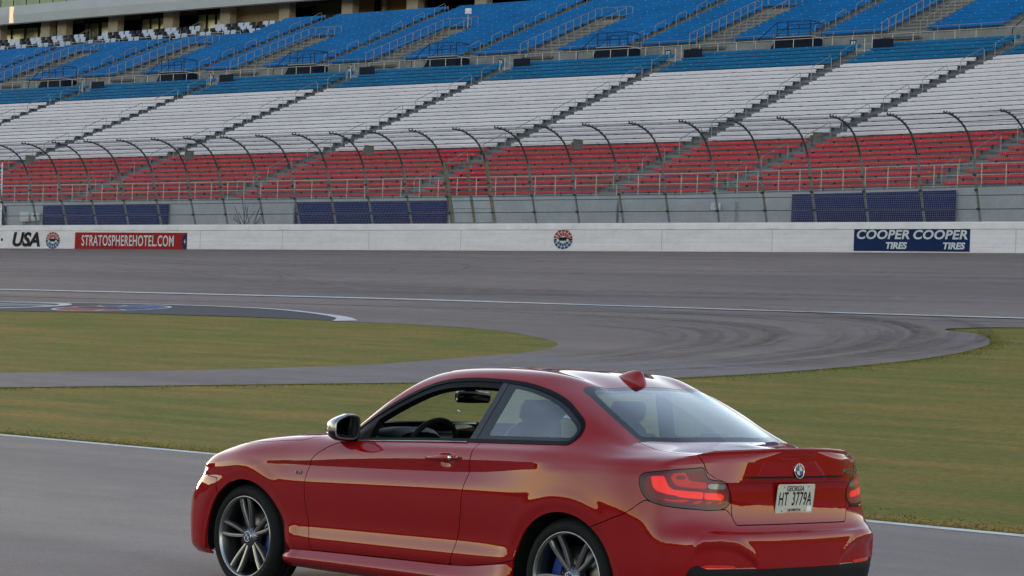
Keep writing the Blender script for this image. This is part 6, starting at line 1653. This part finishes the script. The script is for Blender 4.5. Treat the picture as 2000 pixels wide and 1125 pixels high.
# bays: glass, glass, glass, beige wall, dark recess with tan panels, then tan and grey panels
abox('beige_wall', 148.3, 142.45, 58.3, 58.6, 26.9, 30.2, M_beige) if False else None
win(168.6, 164.4, 3); 
abox('beige_wall', 149.6, 142.2, 58.9, 59.2, 26.9, 30.44, M_beige)
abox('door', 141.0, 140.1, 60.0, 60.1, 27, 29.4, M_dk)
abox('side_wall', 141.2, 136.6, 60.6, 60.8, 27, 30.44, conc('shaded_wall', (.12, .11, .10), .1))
for a0, a1 in ((136.9, 134.0), (133.2, 128.2)): abox('tan_panel', a0, a1, 60.0, 60.15, 27, 30.44, M_tan)
for a0 in (136.95, 132.3, 128.15): abox('slim_pillar', a0+.14, a0-.14, 59.4, 59.7, 27, 30.44, M_col)
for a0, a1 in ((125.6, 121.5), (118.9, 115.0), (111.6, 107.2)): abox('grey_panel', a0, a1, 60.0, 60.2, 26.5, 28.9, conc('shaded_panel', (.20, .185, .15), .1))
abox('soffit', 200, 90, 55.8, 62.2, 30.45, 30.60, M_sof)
cv = lambda a: .012*max(0, a-160)**1.75*.25
V = []; F = []; aa = list(np.arange(200, 89, -2.0))
for a in aa: V += [W(a, b_+cv(a)-.1, z) for b_, z in ((55.75, 29.86), (55.62, 29.90), (55.55, 30.6), (55.62, 31.36), (55.9, 31.40))]
for i in range(len(aa)-1):
    for k in range(4): F.append((i*5+k, i*5+k+1, (i+1)*5+k+1, (i+1)*5+k))
fa = mesh_obj('fascia', V, F, M_fasc); sm = fa.modifiers.new('t', 'SOLIDIFY'); sm.thickness = .12; adopt(fa, st_, s_inv)
for k in range(10):
    a = 196-k*8.6; mb = MB(); mb.hexa([W(a+x, 55.42+cv(a)+y, z) for z in (29.95, 31.34) for x, y in ((.025, 0), (-.025, 0), (-.025, .1), (.025, .1))]); m_ = mb.build('fascia_joint', M_sof); m_.parent = fa; m_.matrix_parent_inverse = Matrix.Identity(4)
mb = MB(); mb.hexa([W(174.9+x, 55.25+cv(174)+y, z) for z in (29.85, 31.36) for x, y in ((.20, 0), (-.20, 0), (-.20, .2), (.20, .2))]); adopt(mb.build('glint_pilaster', new_mat('painted_sun_glint', (.5, .4, .28), emit=(1, .72, .45), estr=.16)), st_, s_inv)  # added beige pilaster; its glow imitates the sun's glint on a fascia edge
ug = abox('upper_glazing', 200, 90, 56.6, 56.8, 31.4, 37, M_ggl2, cv)
for k in range(60):
    a = 199-k*1.9; mb = MB(); mb.hexa([W(a+x, 56.52+cv(a)+y, z) for z in (31.4, 37) for x, y in ((.03, 0), (-.03, 0), (-.03, .06), (.03, .06))]); m_ = mb.build('mullion', M_mull); m_.parent = ug
abox('roof_slab', 200, 90, 55.9, 66, 37, 37.4, M_fasc)

# black and white seats ------------------------------------------------------------------------
M_cb = new_mat('black_seat', (.010, .010, .013), rough=.5); M_cw = new_mat('white_seat', (.40, .43, .52), rough=.5)
def chair_proto(mat):
    mb = MB(); mb.box((0, .10, .66), (.58, .06, .52), Matrix.Rotation(radians(-10), 3, 'X')); root = mb.build('stadium_chair', mat); bevel(root, .02, 1)
    mb = MB(); mb.box((0, -.12, .43), (.52, .42, .07)); s_ = mb.build('seat', mat, root)
    mb = MB(); mb.box((0, 0, .2), (.08, .08, .40)); mb.build('leg', M_brk, root); return root
cb, cw_ = chair_proto(M_cb), chair_proto(M_cw); first = {id(cb): True, id(cw_): True}
for r_ in range(3):
    for k in range(54):
        a = 179.6-k*.735+(.36 if r_ % 2 else 0)
        if any(abs(a-x) < .6 for x in (162.4, 148.3)): continue
        pr_ = cw_ if (k//2+r_) % 2 == 0 else cb
        if first[id(pr_)]: o = pr_; first[id(pr_)] = False
        else: o = tree_copy(pr_)
        M = local_stand(a, W); zz = 26.42+.42*r_; M.translation = W(a, 53.0+.80*r_, zz); o.matrix_world = M
        if pr_ is cw_: tag(o, 'white stadium chair among black ones under the suite windows', 'chair', 'white stadium chairs under the suites')
        else: tag(o, 'black stadium chair among white ones under the suite windows', 'chair', 'black stadium chairs under the suites')
sweep([(52.3, 25.8), (52.3, 26.42), (53.4, 26.42), (53.4, 26.84), (54.2, 26.84), (54.2, 27.26), (57, 27.26), (57, 25.8)], [200, 140.2], 'chair_terrace', M_conc, f=W)
mb = MB(); mb.box((0, 0, 0), (.42, .3, .42)); o = mb.build('control_box', M_cap_w); bevel(o, .03); o.location = W(113.5, 47.6, UZ0+RISE*9+1.15); tag(o, 'small white box on a post above the upper blue benches', 'box')
MB().tube([(0, 0, -.2), (0, 0, -1.3)], .03, 6).build('box_post', M_railp, o)
